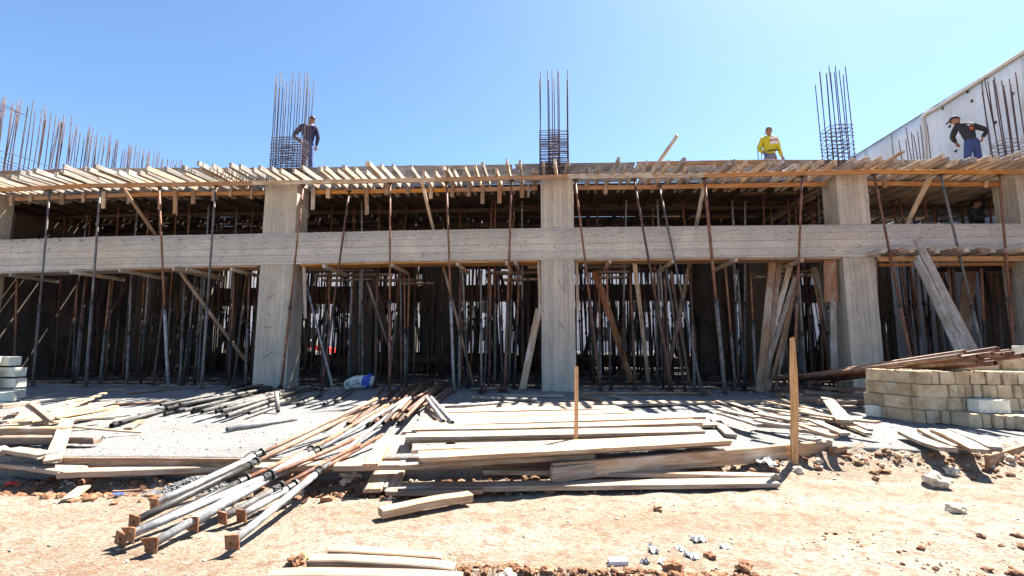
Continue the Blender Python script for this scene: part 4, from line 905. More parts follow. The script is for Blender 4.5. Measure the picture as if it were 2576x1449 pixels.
# boards stored on prop heads inside, below the deck
for i, (v, A, B, y, z) in enumerate((('L2', (445, 395), (945, 400), 2.2, 0), ('L2', (500, 432), (1080, 426), 2.5, 0), ('L2', (560, 470), (1010, 455), 3.3, 0), ('L2', (1010, 470), (1330, 465), 3.4, 0), ('L2', (1130, 495), (1412, 492), 4.2, 0), ('L2', (1815, 410), (1970, 405), 2.4, 0), ('L3', (-20, 415), (280, 410), 2.6, 0), ('L3', (200, 372), (300, 368), 1.8, 0), ('L3', (20, 465), (285, 460), 3.4, 0), ('L3', (600, 372), (970, 364), 2.1, 0), ('L3', (700, 408), (972, 402), 2.6, 0), ('L3', (690, 450), (965, 440), 3.5, 0), ('L4', (90, 400), (560, 340), 2.2, 0), ('L4', (10, 425), (430, 400), 3.0, 0))):
    a = PY(*q(v, *A), y); b = PY(*q(v, *B), y); b.z = a.z+(b.z-a.z)*.5
    lab = ['nearest', 'second nearest', 'middle', 'far', 'farthest', 'short'][i if i < 6 else (i-6) % 6]
    wh = 'left of the tall central props' if i < 5 else 'just left of the middle pillar' if i < 9 else 'right of the middle pillar' if i < 12 else 'left of the right pillar'
    lab = {0: 'nearest board', 1: 'second nearest board', 2: 'third board', 3: 'short fourth board', 4: 'farthest board', 5: 'short pale board', 6: 'lower wide board', 7: 'topmost short board', 8: 'farthest wide board', 9: 'nearest board', 10: 'second board', 11: 'farthest board', 12: 'sloping nearer board', 13: 'sloping farther board'}[i]
    tag(board('stored_board', a, b, .30, .06, MWJ if i % 3 else MWB, seg=3), lab+' stored under the roof '+wh, 'board')
# boards the shaded worker stands on
x, y, z = PERCH_IN
sc = thing('scaffold', (x, y, 0), 'low trestle scaffold hidden in shade behind the beam at the right', 'scaffold')
for dy in (-.22, .02, .26): board('scaffold_board', (x-1.1, y+dy, z-.022), (x+1., y+dy, z-.022), .22, .04, MWD, sc, seg=2)
for sx in (-.9, .8):
    for dy in (-.25, .3): board('leg', (x+sx, y+dy, 0), (x+sx, y+dy, z-.043), .07, .07, MWD, sc, seg=2)

# ------------------------------------------------------------------ planks on the ground
def plank(v, A, B, z, w, t, mat, label, zb=None, cat='plank', name='timber_plank', up=None, roll=0., push=True, **k):
    k.setdefault('wob', .007)
    """A, B: seen ends of the near upper edge at height z (of the top face)"""
    a = PZ(*q(v, *A), z) if v else PZ(*A, z); b = PZ(*q(v, *B), z if zb is None else zb) if v else PZ(*B, z if zb is None else zb)
    if (b-a).x < 0: a, b = b, a
    d = (b-a).normalized(); s = Vector((-d.y, d.x, 0)).normalized()
    o = s*(w/2 if push else 0)-Vector((0, 0, t/2))
    return tag(board(name, a+o, b+o, w, t, mat, seg=8, roll=roll, **k), label, cat)
MP = 'the wide central plank stack'
rows = [((1057, 1150), (1840, 1107), .145, .24, 'broad front plank on top of '), ((1063, 1156), (1836, 1113), .09, .24, 'darker plank right under the front plank of '), ((1035, 1132), (1808, 1099), .13, .16, 'second plank back from the front of '),
        ((1018, 1099), (1775, 1083), .15, .20, 'thick upper plank with long brown edge in '), ((1021, 1107), (1782, 1090), .10, .21, 'thick lower plank with knotty edge in '), ((1048, 1091), (1765, 1076), .14, .12, 'narrow pale plank behind the thick edge of '),
        ((1040, 1080), (1768, 1062), .11, .26, 'middle plank with long thin brown edge in '), ((1012, 1086), (1810, 1068), .06, .26, 'protruding low plank under the middle of '), ((1046, 1070), (1776, 1048), .11, .30, 'plank behind the middle of '), 
        ((1052, 1060), (1640, 1047), .08, .30, 'third plank from the back of '), ((1056, 1050), (1590, 1037), .08, .36, 'second plank from the back of '), ((1066, 1039), (1570, 1028), .075, .40, 'long pale plank at the back of '),
        ((1058, 1048), (1420, 1048), .045, .3, 'low short plank under the left back of ')]
for A, B, z, w, l in rows: plank(None, A, B, z, w, .035, MW, l+MP)
for i, X in enumerate((-.9, .3, 1.6)): tag(board('bearer', (X, -5.9, .022), (X+.05, -4.0, .022), .07, .04, MWB, seg=3), ('left', 'middle', 'right')[i]+' bearer lying under '+MP, 'timber')
plank(None, (1105, 1026), (1700, 1013), .07, .40, .045, MW, 'pale plank in the shadow edge behind the central stack', )
plank(None, (1630, 1013), (2125, 1004), .06, .22, .045, MW, 'long narrow plank reaching from the central stack to the right pile')
plank(None, (1560, 1018), (1850, 1010), .05, .16, .04, MWG, 'striped plank crossed by shadows behind the orange stake')
plank(None, (1005, 1170), (1496, 1143), .03, .16, .045, MW, 'pale plank along the slab edge below the central stack', zb=.06)
plank(None, (640, 1174), (915, 1162), .0, .15, .05, MW, 'pale plank along the slab edge under the leaning props')
plank(None, (838, 1172), (1185, 1163), .02, .13, .05, MW, 'pale plank along the slab edge behind the three slanting boards')
plank(None, (-40, 1163), (158, 1187), -.065, .20, .04, MW, 'short pale board at the left foot of the slab edge')
tag(board('form_board', PZ(130, 1149, .0)+Vector((0, -.02, -.075)), PZ(812, 1153, .0)+Vector((0, -.02, -.075)), .025, .155, MWB, seg=6, wob=.004), 'wide brown form board standing along the left front edge of the slab', 'board')
tag(board('form_board', PZ(815, 1153, .0)+Vector((0, -.02, -.06)), PZ(1400, 1141, .0)+Vector((0, -.02, -.06)), .025, .12, MWB, seg=6, wob=.004), 'brown form board along the slab edge below the central stack', 'board')
plank(None, (140, 1189), (600, 1172), -.07, .14, .055, MW, 'long edge board at the foot of the slab on the left', wob=.008)
plank(None, (590, 1178), (900, 1171), -.075, .12, .05, MW, 'edge board continuing right behind the lying props')
# timber on edge beside the right stake, short butt timber, boards on the dirt
def onedge(A, B, zA, zB, h, t, mat, label):
    a, b = PZ(*A, zA), PZ(*B, zB); o = Vector((0, t/2, -h/2)); return tag(board('timber_plank', a+o, b+o, t, h, mat, seg=6), label, 'plank')
onedge((1392, 1166), (2090, 1109), .02, .07, .15, .05, MW, 'long timber set on edge between the two orange stakes')
onedge((1388, 1176), (1494, 1163), .0, .01, .13, .05, MW, 'short butt timber lapped in front of the long edge timber')
onedge((2095, 1126), (2128, 1122), .03, .03, .06, .05, MWB, 'small brown timber end right of the long edge timber')
onedge((2487, 1145), (2600, 1112), .02, .02, .13, .04, MWB, 'brown edge board at the right end of the slab')
plank(None, (1215, 1184), (1964, 1197), -.06, .10, .04, MW, 'narrow long plank bowed across the dirt hollow', zb=-.12, wob=.01)
plank(None, (975, 1228), (1962, 1215), -.135, .17, .042, MW, 'longest wide plank lying on the dirt in front')
plank(None, (968, 1235), (1215, 1232), -.13, .07, .04, MWB, 'short narrow plank along the front of the longest plank')
plank(None, (962, 1285), (1190, 1243), -.115, .10, .062, MW, 'thick short timber lying alone on the dirt', ragged=.007, wob=.006)
for A, B, w, l in (((868, 605), (1010, 395), .13, 'leftmost of the three slanting boards at the slab edge'), ((880, 795), (1095, 385), .15, 'middle of the three slanting boards, its foot on the dirt'), ((1030, 785), (1160, 385), .14, 'rightmost of the three slanting boards at the slab edge')):
    b = q('B2', *A); zA = .04 if A[1] < 700 else -.15; a3 = PZ(*b, zA); b3 = PZ(*q('B2', *B), .075); tag(board('timber_plank', a3+Vector((.05, 0, 0)), b3+Vector((.05, 0, 0)), w, .035, MW, seg=4, ragged=.014), l, 'plank')
for A, B, z, w, l in (((826, 1385), (1106, 1402), -.16, .085, 'farthest of the three muddy planks at the bottom of the picture'), ((770, 1410), (1138, 1432), -.15, .09, 'middle of the three muddy planks at the bottom of the picture'), ((664, 1448), (1155, 1458), -.15, .09, 'nearest of the three muddy planks at the bottom of the picture')):
    plank(None, A, B, z, w, .05, MWM, l, ragged=.012, wob=.006)
# crossed pile of boards right of the central stack
RP = [((0, 152), (250, 272)), ((0, 205), (310, 262)), ((72, 112), (640, 245)), ((232, 92), (645, 258)), ((380, 132), (920, 330)), ((345, 192), (930, 272)), ((500, 108), (800, 113)), ((560, 142), (790, 152)), ((220, 66), (742, 72)), ((630, 255), (908, 358)), ((500, 262), (740, 358)), ((455, 235), (730, 292)), ((10, 272), (592, 382)), ((30, 302), (520, 332)), ((0, 252), (300, 300)), ((340, 292), (590, 372)), ((270, 372), (482, 410)), ((-260, 110), (0, 225)), ((-180, 112), (60, 190)), ((-275, 172), (0, 235)), ((-285, 200), (10, 290)), ((140, 110), (420, 170)), ((-150, 330), (140, 330))]
RN = ['paler', 'greyer', 'longer', 'split', 'thin', 'broad', 'level', 'short level', 'long level', 'outermost', 'narrow', 'half-hidden', 'long front', 'knotty front', 'low', 'stubby', 'lowest front', 'left topmost', 'left steep', 'left thin', 'left low', 'upper inner', 'left stray']
for i, (A, B) in enumerate(RP):
    if i == 22: continue
    z = .05+.021*((i*7) % 9); plank('B4', A, B, z, rnd.choice((.06, .075, .09, .11)), .026, MW if i % 4 else MWG, RN[i]+' board in the criss-cross pile behind the right orange stake')
XN = ['far', 'far thin', 'sunlit', 'shadowed', 'cracked', 'bowed', 'stained', 'short', 'slender', 'mid', 'buried', 'crossing']
for i in range(12):
    x, y = rnd.uniform(-200, 520), rnd.uniform(105, 300); L_ = rnd.uniform(200, 380); sl_ = rnd.uniform(-.02, .38)
    plank('B4', (x, y), (x+L_, y+L_*sl_), .04+.02*(i % 8), rnd.choice((.05, .07, .09)), .025, MW if i % 3 else MWG, XN[i]+' filler board within the criss-cross pile behind the right stake')
plank('B4', (600, 82), (765, 262), .22, .16, .035, MW, 'wide pale board lying across the top of the criss-cross pile by the blocks')
plank('B3', (1655, 240), (1790, 368), .05, .12, .04, MW, 'single pale board lying apart between the central stack and right pile')
for i, (A, B) in enumerate((((1222, 345), (1560, 475)), ((1350, 330), (1640, 462)), ((1480, 335), (1820, 490)), ((1560, 330), (1900, 468)), ((1400, 325), (1600, 420)))):
    plank('B4', A, B, (.09, .07, .10, .06, .05)[i], (.15, .12, .15, .10, .08)[i], .04, MW if i != 3 else MWG, ('leftmost', 'second', 'third, longest', 'fourth, greyest', 'thin inner')[i]+' plank laid from the block stack to the slab edge')
# dark boards lying in the shade behind the right pile and along the pillars
for i, (v, A, B, z, w) in enumerate((('L4', (440, 1175), (870, 1160), .34, .16), ('L4', (500, 1225), (850, 1240), .26, .2), ('L4', (380, 1255), (860, 1290), .18, .2), ('L4', (210, 1275), (720, 1278), .10, .18), ('L4', (250, 1300), (860, 1330), .14, .2), ('L4', (0, 1190), (420, 1225), .06, .16), ('L4', (30, 1210), (300, 1270), .05, .16), ('L4', (200, 1225), (500, 1262), .12, .16))):
    plank(v, A, B, z, w, .06, MWB if i != 3 else MWO, ('topmost', 'second', 'third', 'orange-edged front', 'long low', 'far left', 'near left', 'crossing')[i]+' dark board in the shaded pile behind the blocks')
for i, (v, A, B, w, m) in enumerate((('L3', (600, 1285), (1640, 1285), .14, MWB), ('L3', (630, 1335), (1500, 1332), .13, MWB), ('L3', (0, 1350), (480, 1352), .14, MWG), ('L3', (820, 1350), (1060, 1405), .12, MWG), ('L3', (1270, 1392), (1990, 1395), .12, MWG), ('L3', (0, 1400), (375, 1425), .10, MWG), ('L3', (455, 1385), (790, 1415), .12, MWG), ('L3', (590, 1360), (760, 1390), .1, MWB), ('L3', (1540, 1300), (1620, 1335), .06, MWB), ('L2', (50, 1420), (330, 1375), .12, MWG), ('L2', (300, 1390), (470, 1340), .05, MWG), ('L1', (240, 1395), (780, 1360), .12, MWG), ('L1', (620, 1420), (1250, 1400), .16, MWB), ('L1', (820, 1312), (960, 1300), .05, MW), ('L1', (1000, 1330), (1400, 1290), .1, MWB), ('L3', (1480, 1260), (1660, 1230), .1, MWB), ('L2', (1690, 1300), (1990, 1290), .1, MWB))):
    N_ = ['long brown board between middle and right pillars, the farther one', 'long brown board between middle and right pillars, the nearer one', 'grey board at the foot of the middle pillar', 'short grey board slanting right of the middle pillar', 'long grey board at the shadow edge right of middle', 'grey board at the shadow edge left of the middle pillar', 'grey board at the shadow edge right behind the stake', 'stubby brown board right of the middle pillar foot', 'small brown board end beside the thick right prop', 'grey board behind the dark pipes by the left pillar', 'thin stick in front of the left pillar', 'grey board in the shade behind the left plank heap', 'broad brown board in the shade left of the dark pipes', 'thin pale stick in the shaded left bay', 'brown board deep in the shaded left bay', 'brown board in the shade left of the leaning bundle', 'brown board in the shade left of the middle pillar']
    plank(v, A, B, .05, w, .04, m, N_[i]); 
# heap of thin pale battens on the left
LH = [((20, 282), (700, 92)), ((100, 295), (772, 52)), ((320, 262), (832, 122)), ((230, 182), (600, 95)), ((0, 265), (560, 170)), ((60, 240), (690, 150)), ((380, 235), (860, 150)), ((300, 285), (800, 190)), ((560, 252), (880, 232)), ((420, 270), (820, 215)), ((0, 232), (420, 190)), ((140, 272), (740, 125)), ((0, 300), (360, 270)), ((470, 225), (850, 165)), ((540, 255), (1000, 215))]
LN = ['long', 'longest', 'broad', 'far', 'low', 'pale', 'thin', 'front', 'right-hand', 'narrow', 'left', 'straight', 'frontmost', 'bent', 'stray right']
for i, (A, B) in enumerate(LH): plank('B1', A, B, .04+.018*((i*5) % 8), rnd.choice((.07, .09, .11)), .025, MW, LN[i]+' batten in the fanned heap of pale battens on the left', cat='batten', name='timber_batten')
plank('B1', (-40, 318), (488, 318), .17, .09, .085, MWB, 'square timber with a dark patch in front of the batten heap'); plank('B1', (-40, 392), (715, 395), .10, .10, .07, MWB, 'thick square timber lying nearest to the slab edge on the left')
plank('B1', (-40, 378), (735, 375), .08, .06, .06, MWG, 'thin timber lying right behind the thick square timber', )
for A, B, zA, zB, w, t, l in (((225, 140), (385, 265), .36, .16, .13, .05, 'stub of brown timber propped up on the batten heap'), ((185, 125), (110, 205), .20, .14, .09, .03, 'short pale board leaning across the back of the batten heap'), ((512, 255), (395, 575), .20, .0, .12, .03, 'upright pale board leaning over the slab edge on the left'), ((480, 300), (1085, 355), .16, .03, .045, .02, 'thin pale lath pointing right from the leaning board'), ((0, 160), (290, 135), .34, .34, .10, .05, 'level timber on top of the batten heap at the left edge'), ((640, 770), (520, 865), -.19, -.19, .09, .02, 'short pale board lying flat on the dirt at left'), ((1075, 265), (975, 325), .04, .03, .08, .03, 'small red-ended board by the dark pipes'), ((-20, 480), (160, 570), .05, -.06, .12, .05, 'dark timber end at the left edge of the slab'), ((80, 490), (360, 530), .035, .03, .14, .04, 'short board lying on the slab corner at left'), ((860, 805), (1065, 790), -.19, -.19, .015, .015, 'thin dark stick on the dirt at left')):
    a, b = PZ(*q('B1', *A), zA), PZ(*q('B1', *B), zB); tag(board('timber_plank', a, b, w, t, MWB if 'dark' in l or 'brown' in l else MW, seg=4), l, 'plank')
# orange stakes
def stake(px, y0, y1, z, w, label):
    b = PZ(px+1, y1, z); t = PY(px+4 if px < 1500 else px-3, y0, b.y); d = (t-b).normalized()
    o = board('stake', b-d*.18, t, w, w*.8, MST, upv=(0, 1, 0), seg=4, wob=.006, ragged=.02)
    for v in o.data.vertices:
        if v.co.x > (t-b).length*.5-.02 and px > 1500: v.co.y *= .45
    return tag(o, label, 'stake')
stake(1446, 926, 1137, .0, .040, 'slim orange wooden stake standing in front of the middle pillar'); stake(1996, 851, 1150, -.05, .062, 'pointed orange wooden stake standing by the right edge timber')

# ------------------------------------------------------------------ pipes
def pipe(A3, B3, r, mat, label, group=None, name='steel_pipe', bend=0.):
    return tag(tube(name, A3, B3, r, mat, n=10, bend=bend, seg=3 if bend else 1), label, 'pipe', group)
# props lying in the foreground: plate px, plate height, collar px, far px
FP = [((388, 1268), -.13, (650, 1143), (948, 1003), MCS, MOR, 'flat', 'farthest left grey prop with orange tube lying on the dirt'), ((338, 1312), -.125, (641, 1163), (928, 1024), MBK, MOR, 'flat', 'blackened prop lying beside the farthest left one'),
      ((304, 1356), -.14, (612, 1206), (860, 1090), MBK, MRU, 'flat', 'black prop half hidden behind the curled plate'), ((330, 1344), -.10, (676, 1200), (905, 1100), MCS, MRU, 'curl', 'prop with large curled pale base plate lying at far left'),
      ((382, 1370), -.135, (786, 1152), (970, 1020), MCS, MOR, 'curl', 'pale prop with tall curled rusty plate lying near front'), ((486, 1317), -.12, (806, 1148), (1024, 1002), MCS, MCS, 'curl', 'pale prop with tilted square rusty plate in the middle'),
      ((560, 1303), -.135, (700, 1228), (905, 1118), MGS, MRU, 'flat', 'prop with small rusty holed plate, left of the two small ones'), ((607, 1297), -.135, (736, 1222), (960, 1095), MCS, MRU, 'flat', 'prop with smallest rusty holed plate, right of the two small ones'),
      ((584, 1364), -.125, (800, 1188), (1032, 1000), MCS, MCS, 'flat', 'nearest lying prop with square holed plate, rightmost in front')]
for i, (A, za, Cc, B, mo, mi, pl, l) in enumerate(FP):
    a = PZ(*A, za); zB = .10
    while True:                                    # clear of the slab edge it rests on
        b = PZ(*B, zB); f = (yedge((a.x+b.x)/2)+.02-a.y)/(b.y-a.y); zB += .01
        if f > 1 or a.z+(b.z-a.z)*f > .035 or zB > .6: break
    # the collar's place along the tube from its place in the picture
    best = min((math.dist(proj(a.lerp(b, f/100)), Cc), f/100) for f in range(5, 95))
    prop(a, b, l, mo, mi, best[1], .0275, .0195, 'props lying in the foreground', True, True, pl)
# heap of rusty pipes in the middle
MPE = [(740, 290), (765, 291), (790, 290), (890, 300), (935, 285), (1010, 285), (1065, 260), (1100, 250), (1125, 280), (1180, 240), (1040, 190), (1060, 186), (1190, 155), (1190, 195), (1290, 130), (1290, 165), (1340, 180), (560, 330), (985, 235), (1130, 190), (1215, 215), (1240, 100)]
MPBK = [(1010, 20), (1090, 35), (1130, 20), (1180, 10), (1230, 0), (1260, -10), (1300, -20), (1340, -22), (1400, -20), (1440, -25), (1380, -30), (1290, -12), (1420, -30), (1450, -20), (1490, -15), (1530, 10), (1545, 30), (965, 90), (1340, -30), (1360, -35), (1500, -5), (1470, -28)]
for i, (A, B) in enumerate(zip(MPE, MPBK)):
    lay = (i*3) % 4; z = .04+.052*lay
    if i in (0, 1, 2, 3, 17, 8): z = .04
    a = PZ(*q('B2', *A), z); b = PZ(*q('B2', *B), z+.0)
    m = MOR if i % 3 == 0 else MRU if i % 3 == 1 else MRD
    pipe(a, b, rnd.choice((.023, .026, .028)), m, ('%s open-ended rusty pipe from the left in the heap pointing into the hall' % (ORD[i] if i < 20 else 'twenty-%s' % ORD[i-20])), 'rusty pipes heaped in the middle')
for i, (A, B) in enumerate((((1465, 272), (1338, 88)), ((1535, 282), (1372, 90)))): pipe(PZ(*q('B2', *A), .12), PZ(*q('B2', *B), .22), .03, MCS, ('left', 'right')[i]+' of the two pale pipes lying crosswise on the rusty heap')
pipe(PZ(*q('B2', 1480, 163), .09), PZ(*q('B2', 1905, 128), .09), .026, MCS, 'pale thin pipe with holes lying at the shadow edge'); pipe(PZ(*q('B2', 1680, 98), .06), PZ(*q('B2', 2180, 108), .06), .035, MGS, 'blue-grey pipe lying in the shade left of the middle pillar')
for i, (A, B) in enumerate((((1740, 45), (1800, -60)), ((1765, 48), (1850, -55)), ((1895, 35), (1925, -50)), ((1915, 38), (1940, -45)))): pipe(PZ(*q('B2', *A), .05), PZ(*q('B2', *B), .05), .03, MRD, ('first', 'second', 'third', 'fourth')[i]+' dark pipe from the left, ends showing in the shade near the middle pillar')
# heap of dark pipes on the left
LE = [(850, 302), (870, 285), (1060, 227), (1255, 217), (1370, 142), (1400, 190), (1462, 200), (1540, 196), (1630, 165), (1645, 195), (1720, 165), (1730, 228), (1780, 182), (1860, 130), (1898, 207), (1500, 140), (1225, 145), (1260, 150), (1580, 135), (1690, 195), (1320, 120), (1450, 110)]
LB = [(1700, 60), (1640, 80), (1900, 30), (1990, 30), (2050, 20), (2080, 25), (2110, 30), (2130, 35), (2160, 25), (2170, 40), (2190, 25), (2220, 55), (2230, 40), (2260, 10), (2290, 70), (2070, 10), (1900, 15), (1950, 5), (2150, 10), (2200, 45), (1980, -5), (2090, -5)]
for i, (A, B) in enumerate(zip(LE, LB)):
    z = .035+.055*((i*5) % 3) if i > 3 else .035
    a = PZ(*q('B1', *A), z); b = PZ(*q('B1', *B), z+.01); pipe(a, b, rnd.choice((.024, .027, .03)), MGS if i % 3 else MBK, '%s dark pipe of the heap lying left of the left pillar' % (['pale-ended front', 'thin front', 'long front', 'long black', 'upper pale-tipped', 'fifth visible', 'sixth visible', 'seventh visible', 'eighth visible', 'ninth visible', 'tenth visible', 'nearest black', 'twelfth visible', 'rear right', 'rightmost near', 'upper rear', 'leftmost rear', 'second rear', 'third rear', 'inner', 'far upper', 'topmost rear'][i]), 'dark pipes heaped by the left pillar')
for i in range(14):
    x, y = rnd.uniform(1180, 1850), rnd.uniform(95, 185); k = rnd.uniform(.0, 1)
    pipe(PZ(*q('B1', x, y), .05+.03*(i % 4)), PZ(*q('B1', x+rnd.uniform(380, 620), y-rnd.uniform(95, 150)), .05+.03*(i % 4)), rnd.choice((.022, .026)), MGS if i % 2 else MBK, ('%s of the thinner dark pipes mixed into the heap by the left pillar' % ORD[i]), 'dark pipes heaped by the left pillar')
pipe(PZ(*q('B1', 1730, 332), .035), PZ(*q('B2', 345, 247), .035), .033, MCS, 'single grey pipe lying alone in the sun on the slab')
pipe(PZ(*q('L2', 0, 1460), .05), PZ(*q('L2', 232, 1275), .10), .034, MGS, 'dark pipe propped slantwise in front of the left pillar'); pipe(PZ(*q('L2', 208, 1478), .04), PZ(*q('L2', 195, 1330), .30), .033, MGS, 'short pale-ended pipe resting on the dark pipe heap')
for i, (A, B) in enumerate((((360, 1425), (545, 1345)), ((562, 1420), (780, 1300)), ((650, 1400), (790, 1310)), ((290, 1340), (520, 1300)))): pipe(PZ(*q('L2', *A), .035), PZ(*q('L2', *B), .035), .03, MGS, ('first', 'second', 'third', 'hindmost')[i]+' dark pipe from the left lying between left pillar and sack')
# rusty pipes resting on the block stack
RPE = [(1555, 970), (1795, 947), (1760, 985), (1705, 992), (1650, 1002), (1830, 990), (1888, 966), (1910, 980), (1985, 995), (1645, 1040), (1750, 1032), (1780, 1050), (1515, 1000)]
for i, A in enumerate(RPE):
    a = PY(*q('L4', *A), -4.05-.10*(i % 3)); e = q('L4', 250+rnd.uniform(-120, 330), 1165+rnd.uniform(-10, 25)); b = PY(*e, -.3+rnd.uniform(-.5, .5))
    b.z = max(.10, b.z)
    pipe(a, b, .033, MRU if i % 3 else MOR, '%s rusty pipe whose open end rests on the block stack' % ['short rear', 'topmost', 'second highest', 'upper inner', 'left inner', 'middle', 'upper right', 'right inner', 'rightmost long', 'lowest left', 'lower middle', 'lowest right', 'shortest'][i], 'rusty pipes resting on the block stack')

# ------------------------------------------------------------------ concrete blocks
def block_mesh(w, d, h, holes):
    bm = bmesh.new(); bmesh.ops.create_cube(bm, size=1)
    for v in bm.verts: v.co = Vector((v.co.x*w, v.co.y*d, v.co.z*h))
    bmesh.ops.bevel(bm, geom=bm.edges[:], offset=.008, segments=1, affect='EDGES')
    if holes:
        nx, ny = max(2, round(w/.065)), max(2, round(d/.065)); top = max(bm.faces, key=lambda f: f.calc_center_median().z+f.calc_area()); z = h/2
        bmesh.ops.delete(bm, geom=[top], context='FACES_ONLY')
        X = [-w/2+.006]; Y = [-d/2+.006]
        for n_, L, ar in ((nx, w, X), (ny, d, Y)):
            c = (L-.012)/n_
            for i in range(n_): s = -L/2+.006+c*i; ar += [s+c*.22, s+c*.78]
            ar.append(L/2-.006)
        V = {(i, j): bm.verts.new((x, y, z)) for i, x in enumerate(X) for j, y in enumerate(Y)}
        for i in range(len(X)-1):
            for j in range(len(Y)-1):
                c = [V[i, j], V[i+1, j], V[i+1, j+1], V[i, j+1]]
                if i % 2 and j % 2:
                    lo = [bm.verts.new(v.co-Vector((0, 0, .07))) for v in c]
                    for k in range(4): bm.faces.new((c[k], c[(k+1) % 4], lo[(k+1) % 4], lo[k]))
                    bm.faces.new(lo)
                else: bm.faces.new(c)
    for v in bm.verts: v.co += Vector((rnd.uniform(-1, 1), rnd.uniform(-1, 1), rnd.uniform(-.6, .6)))*.005
    bmesh.ops.recalc_face_normals(bm, faces=bm.faces[:])
    me = bpy.data.meshes.new('block'); bm.to_mesh(me); bm.free(); return me
BM = {}
def blk(x, y, z, w, d, label, mat=MBL, holes=False, rz=0., h=.176, grp='blocks of the right-hand stack'):
    k = (w, d, holes, mat.name, rnd.randint(0, 2)); 
    if k not in BM: BM[k] = block_mesh(w, d, .172, holes)
    return tag(mk('concrete_block', BM[k], mat, Matrix.Translation((x, y, z+h/2)) @ Matrix.Rotation(rz+rnd.uniform(-.025, .025), 4, 'Z')), label, 'block', grp)
f0 = PZ(2316, 1066, 0); HB = .176; DB = .38
CR = ['bottom course', 'second course', 'third course', 'top course']
for c in range(4):
    x = f0.x+(-.02, .0, .02, .0)[c]; i = 0
    while x < 7.0:
        w = .19 if rnd.random() < .3 else .096
        if i == 0 and c in (1, 2): w = .38
        if c < 1 and x > 6.55: break
        blk(x+w/2, f0.y+DB/2+rnd.uniform(-.02, .02), c*HB, w-.005, DB, '%s sandy block from the left, front row, %s of the right stack' % (ORD[i], CR[c]), holes=c == 3); x += w+rnd.uniform(.003, .012); i += 1
    # angled blocks closing the left end
    ang = -.62
    for k in range(2):
        w = .19; cx_ = f0.x+.02-.10*k; cy_ = f0.y+.30+.27*k
        blk(cx_-.02+(.0, -.03, .01, .03)[c], cy_+.02, c*HB, .19, .38 if k == 0 else .3, '%s angled end block, %s, at the left end of the stack' % (('nearer', 'farther')[k], CR[c]), holes=c == 3, rz=.32)
    x = f0.x+.22; i = 0
    while x < 7.0:
        w = .195; blk(x+w/2, f0.y+DB+.03+DB/2, c*HB, w-.005, DB, '%s sandy block from the left, back row, %s of the right stack' % (ORD[i], CR[c]), holes=c == 3); x += w+.004; i += 1
z5 = 4*HB
for i, (x0, y0, w, d, lab, m) in enumerate(((6.05, f0.y+.45, .30, .18, 'tan block wedged under the ends of the rusty pipes', MBL), (6.42, f0.y+.50, .38, .19, 'broken red-stained block lying on top of the stack', MBL), (6.80, f0.y+.45, .38, .19, 'second stained block on top of the stack at the frame edge', MBL), (6.75, f0.y+.75, .38, .19, 'pale block on top at the back of the stack', MBG))):
    blk(x0, y0, z5, w, d, lab, m, True)
p = PY(2570, 886, f0.y+.8); blk(p.x+.12, f0.y+.78, z5+HB, .38, .19, 'pale grey block crowning the stack at the right edge', MBG, False)
g = PZ(2424, 1074, 0); x = g.x; i = 0
for w, dy in ((.16, .0), (.1, .0), (.12, -.02), (.19, -.04)):
    blk(x+w/2, f0.y-.16+dy*1.5, 0, w-.005, .28, ('first', 'second', 'third', 'fourth')[i]+' block of the low row in front of the stack', MBL, i > 1); x += w+.006; i += 1
blk(x-.02, f0.y-.33, 0, .20, .28, 'hole-topped block of the low row, turned to the viewer', MBL, True, .2); blk(x+.27, f0.y-.34, 0, .38, .22, 'yellowish hole-topped block at the low row end nearest the viewer', MBG, True)
blk(PZ(2548, 1085, 0).x+.07, f0.y-.11, HB, .38, .18, 'pale grey block set on the low row against the stack', MBG, True); blk(PZ(2188, 1040, 0).x-.05, f0.y+.62, .0, .34, .2, 'pale block lying flat at the left foot of the stack', MBG, False, .4)
# pale blocks at the left edge
o_ = PZ(-75, 1012, 0)
for c in range(5):
    for k, (dx, dy) in enumerate(((-.42, 0), (-.01, 0), (.17, .3))):
        if k == 1 and c > 3 or k == 2 and c > 3-.0: 
            continue
        blk(o_.x+dx-.02*c-(.12 if k == 2 and c > 2 else 0), o_.y+.2+dy, c*.205, .38, .2, '%s pale block, %s course of the stack at the left edge' % (('outer left', 'front', 'rear right')[k], ORD[c]), MBG, c == 4, 0, .205, 'pale blocks stacked at the left edge')
blk(o_.x+.45, o_.y+.15, 0, .38, .2, 'pale block lying flat beside the left stack', MBG, False, .5, .176, 'pale blocks stacked at the left edge')

# ------------------------------------------------------------------ sack, rubbish, rocks, soil
b0 = PZ(*q('L2', 705, 1305), .01); b1 = PZ(*q('L2', 868, 1322), .01); hb = PY(*q('L2', 780, 1205), b0.y).z
sk = thing('cement_sack', ((b0.x+b1.x)/2, b0.y+.1, 0), 'torn white and blue paper sack lying in the shade between the pillars', 'sack', None)
bm = bmesh.new(); bmesh.ops.create_uvsphere(bm, u_segments=28, v_segments=16, radius=1)
Ls, Hs = (b1.x-b0.x)/2, hb/2
for v in bm.verts:
    s = lambda t, e: math.copysign(abs(t)**e, t)
    c = Vector((s(v.co.x, .55)*Ls, s(v.co.y, .7)*.16, s(v.co.z, .6)*Hs)); c += Vector((1, 1, 1))*(.035*noise.noise(v.co*2.2)+.018*noise.noise(v.co*6)); c.z += .10*c.x/Ls*.6
    v.co = c
bm.transform(Matrix.Translation(((b0.x+b1.x)/2, b0.y+.12, Hs*.97)))
blue = bmesh.new(); 
me = bpy.data.meshes.new('sack'); bm.to_mesh(me); 
for p_ in me.polygons: p_.use_smooth = True
mk('sack_paper', me, MPP, None, sk)
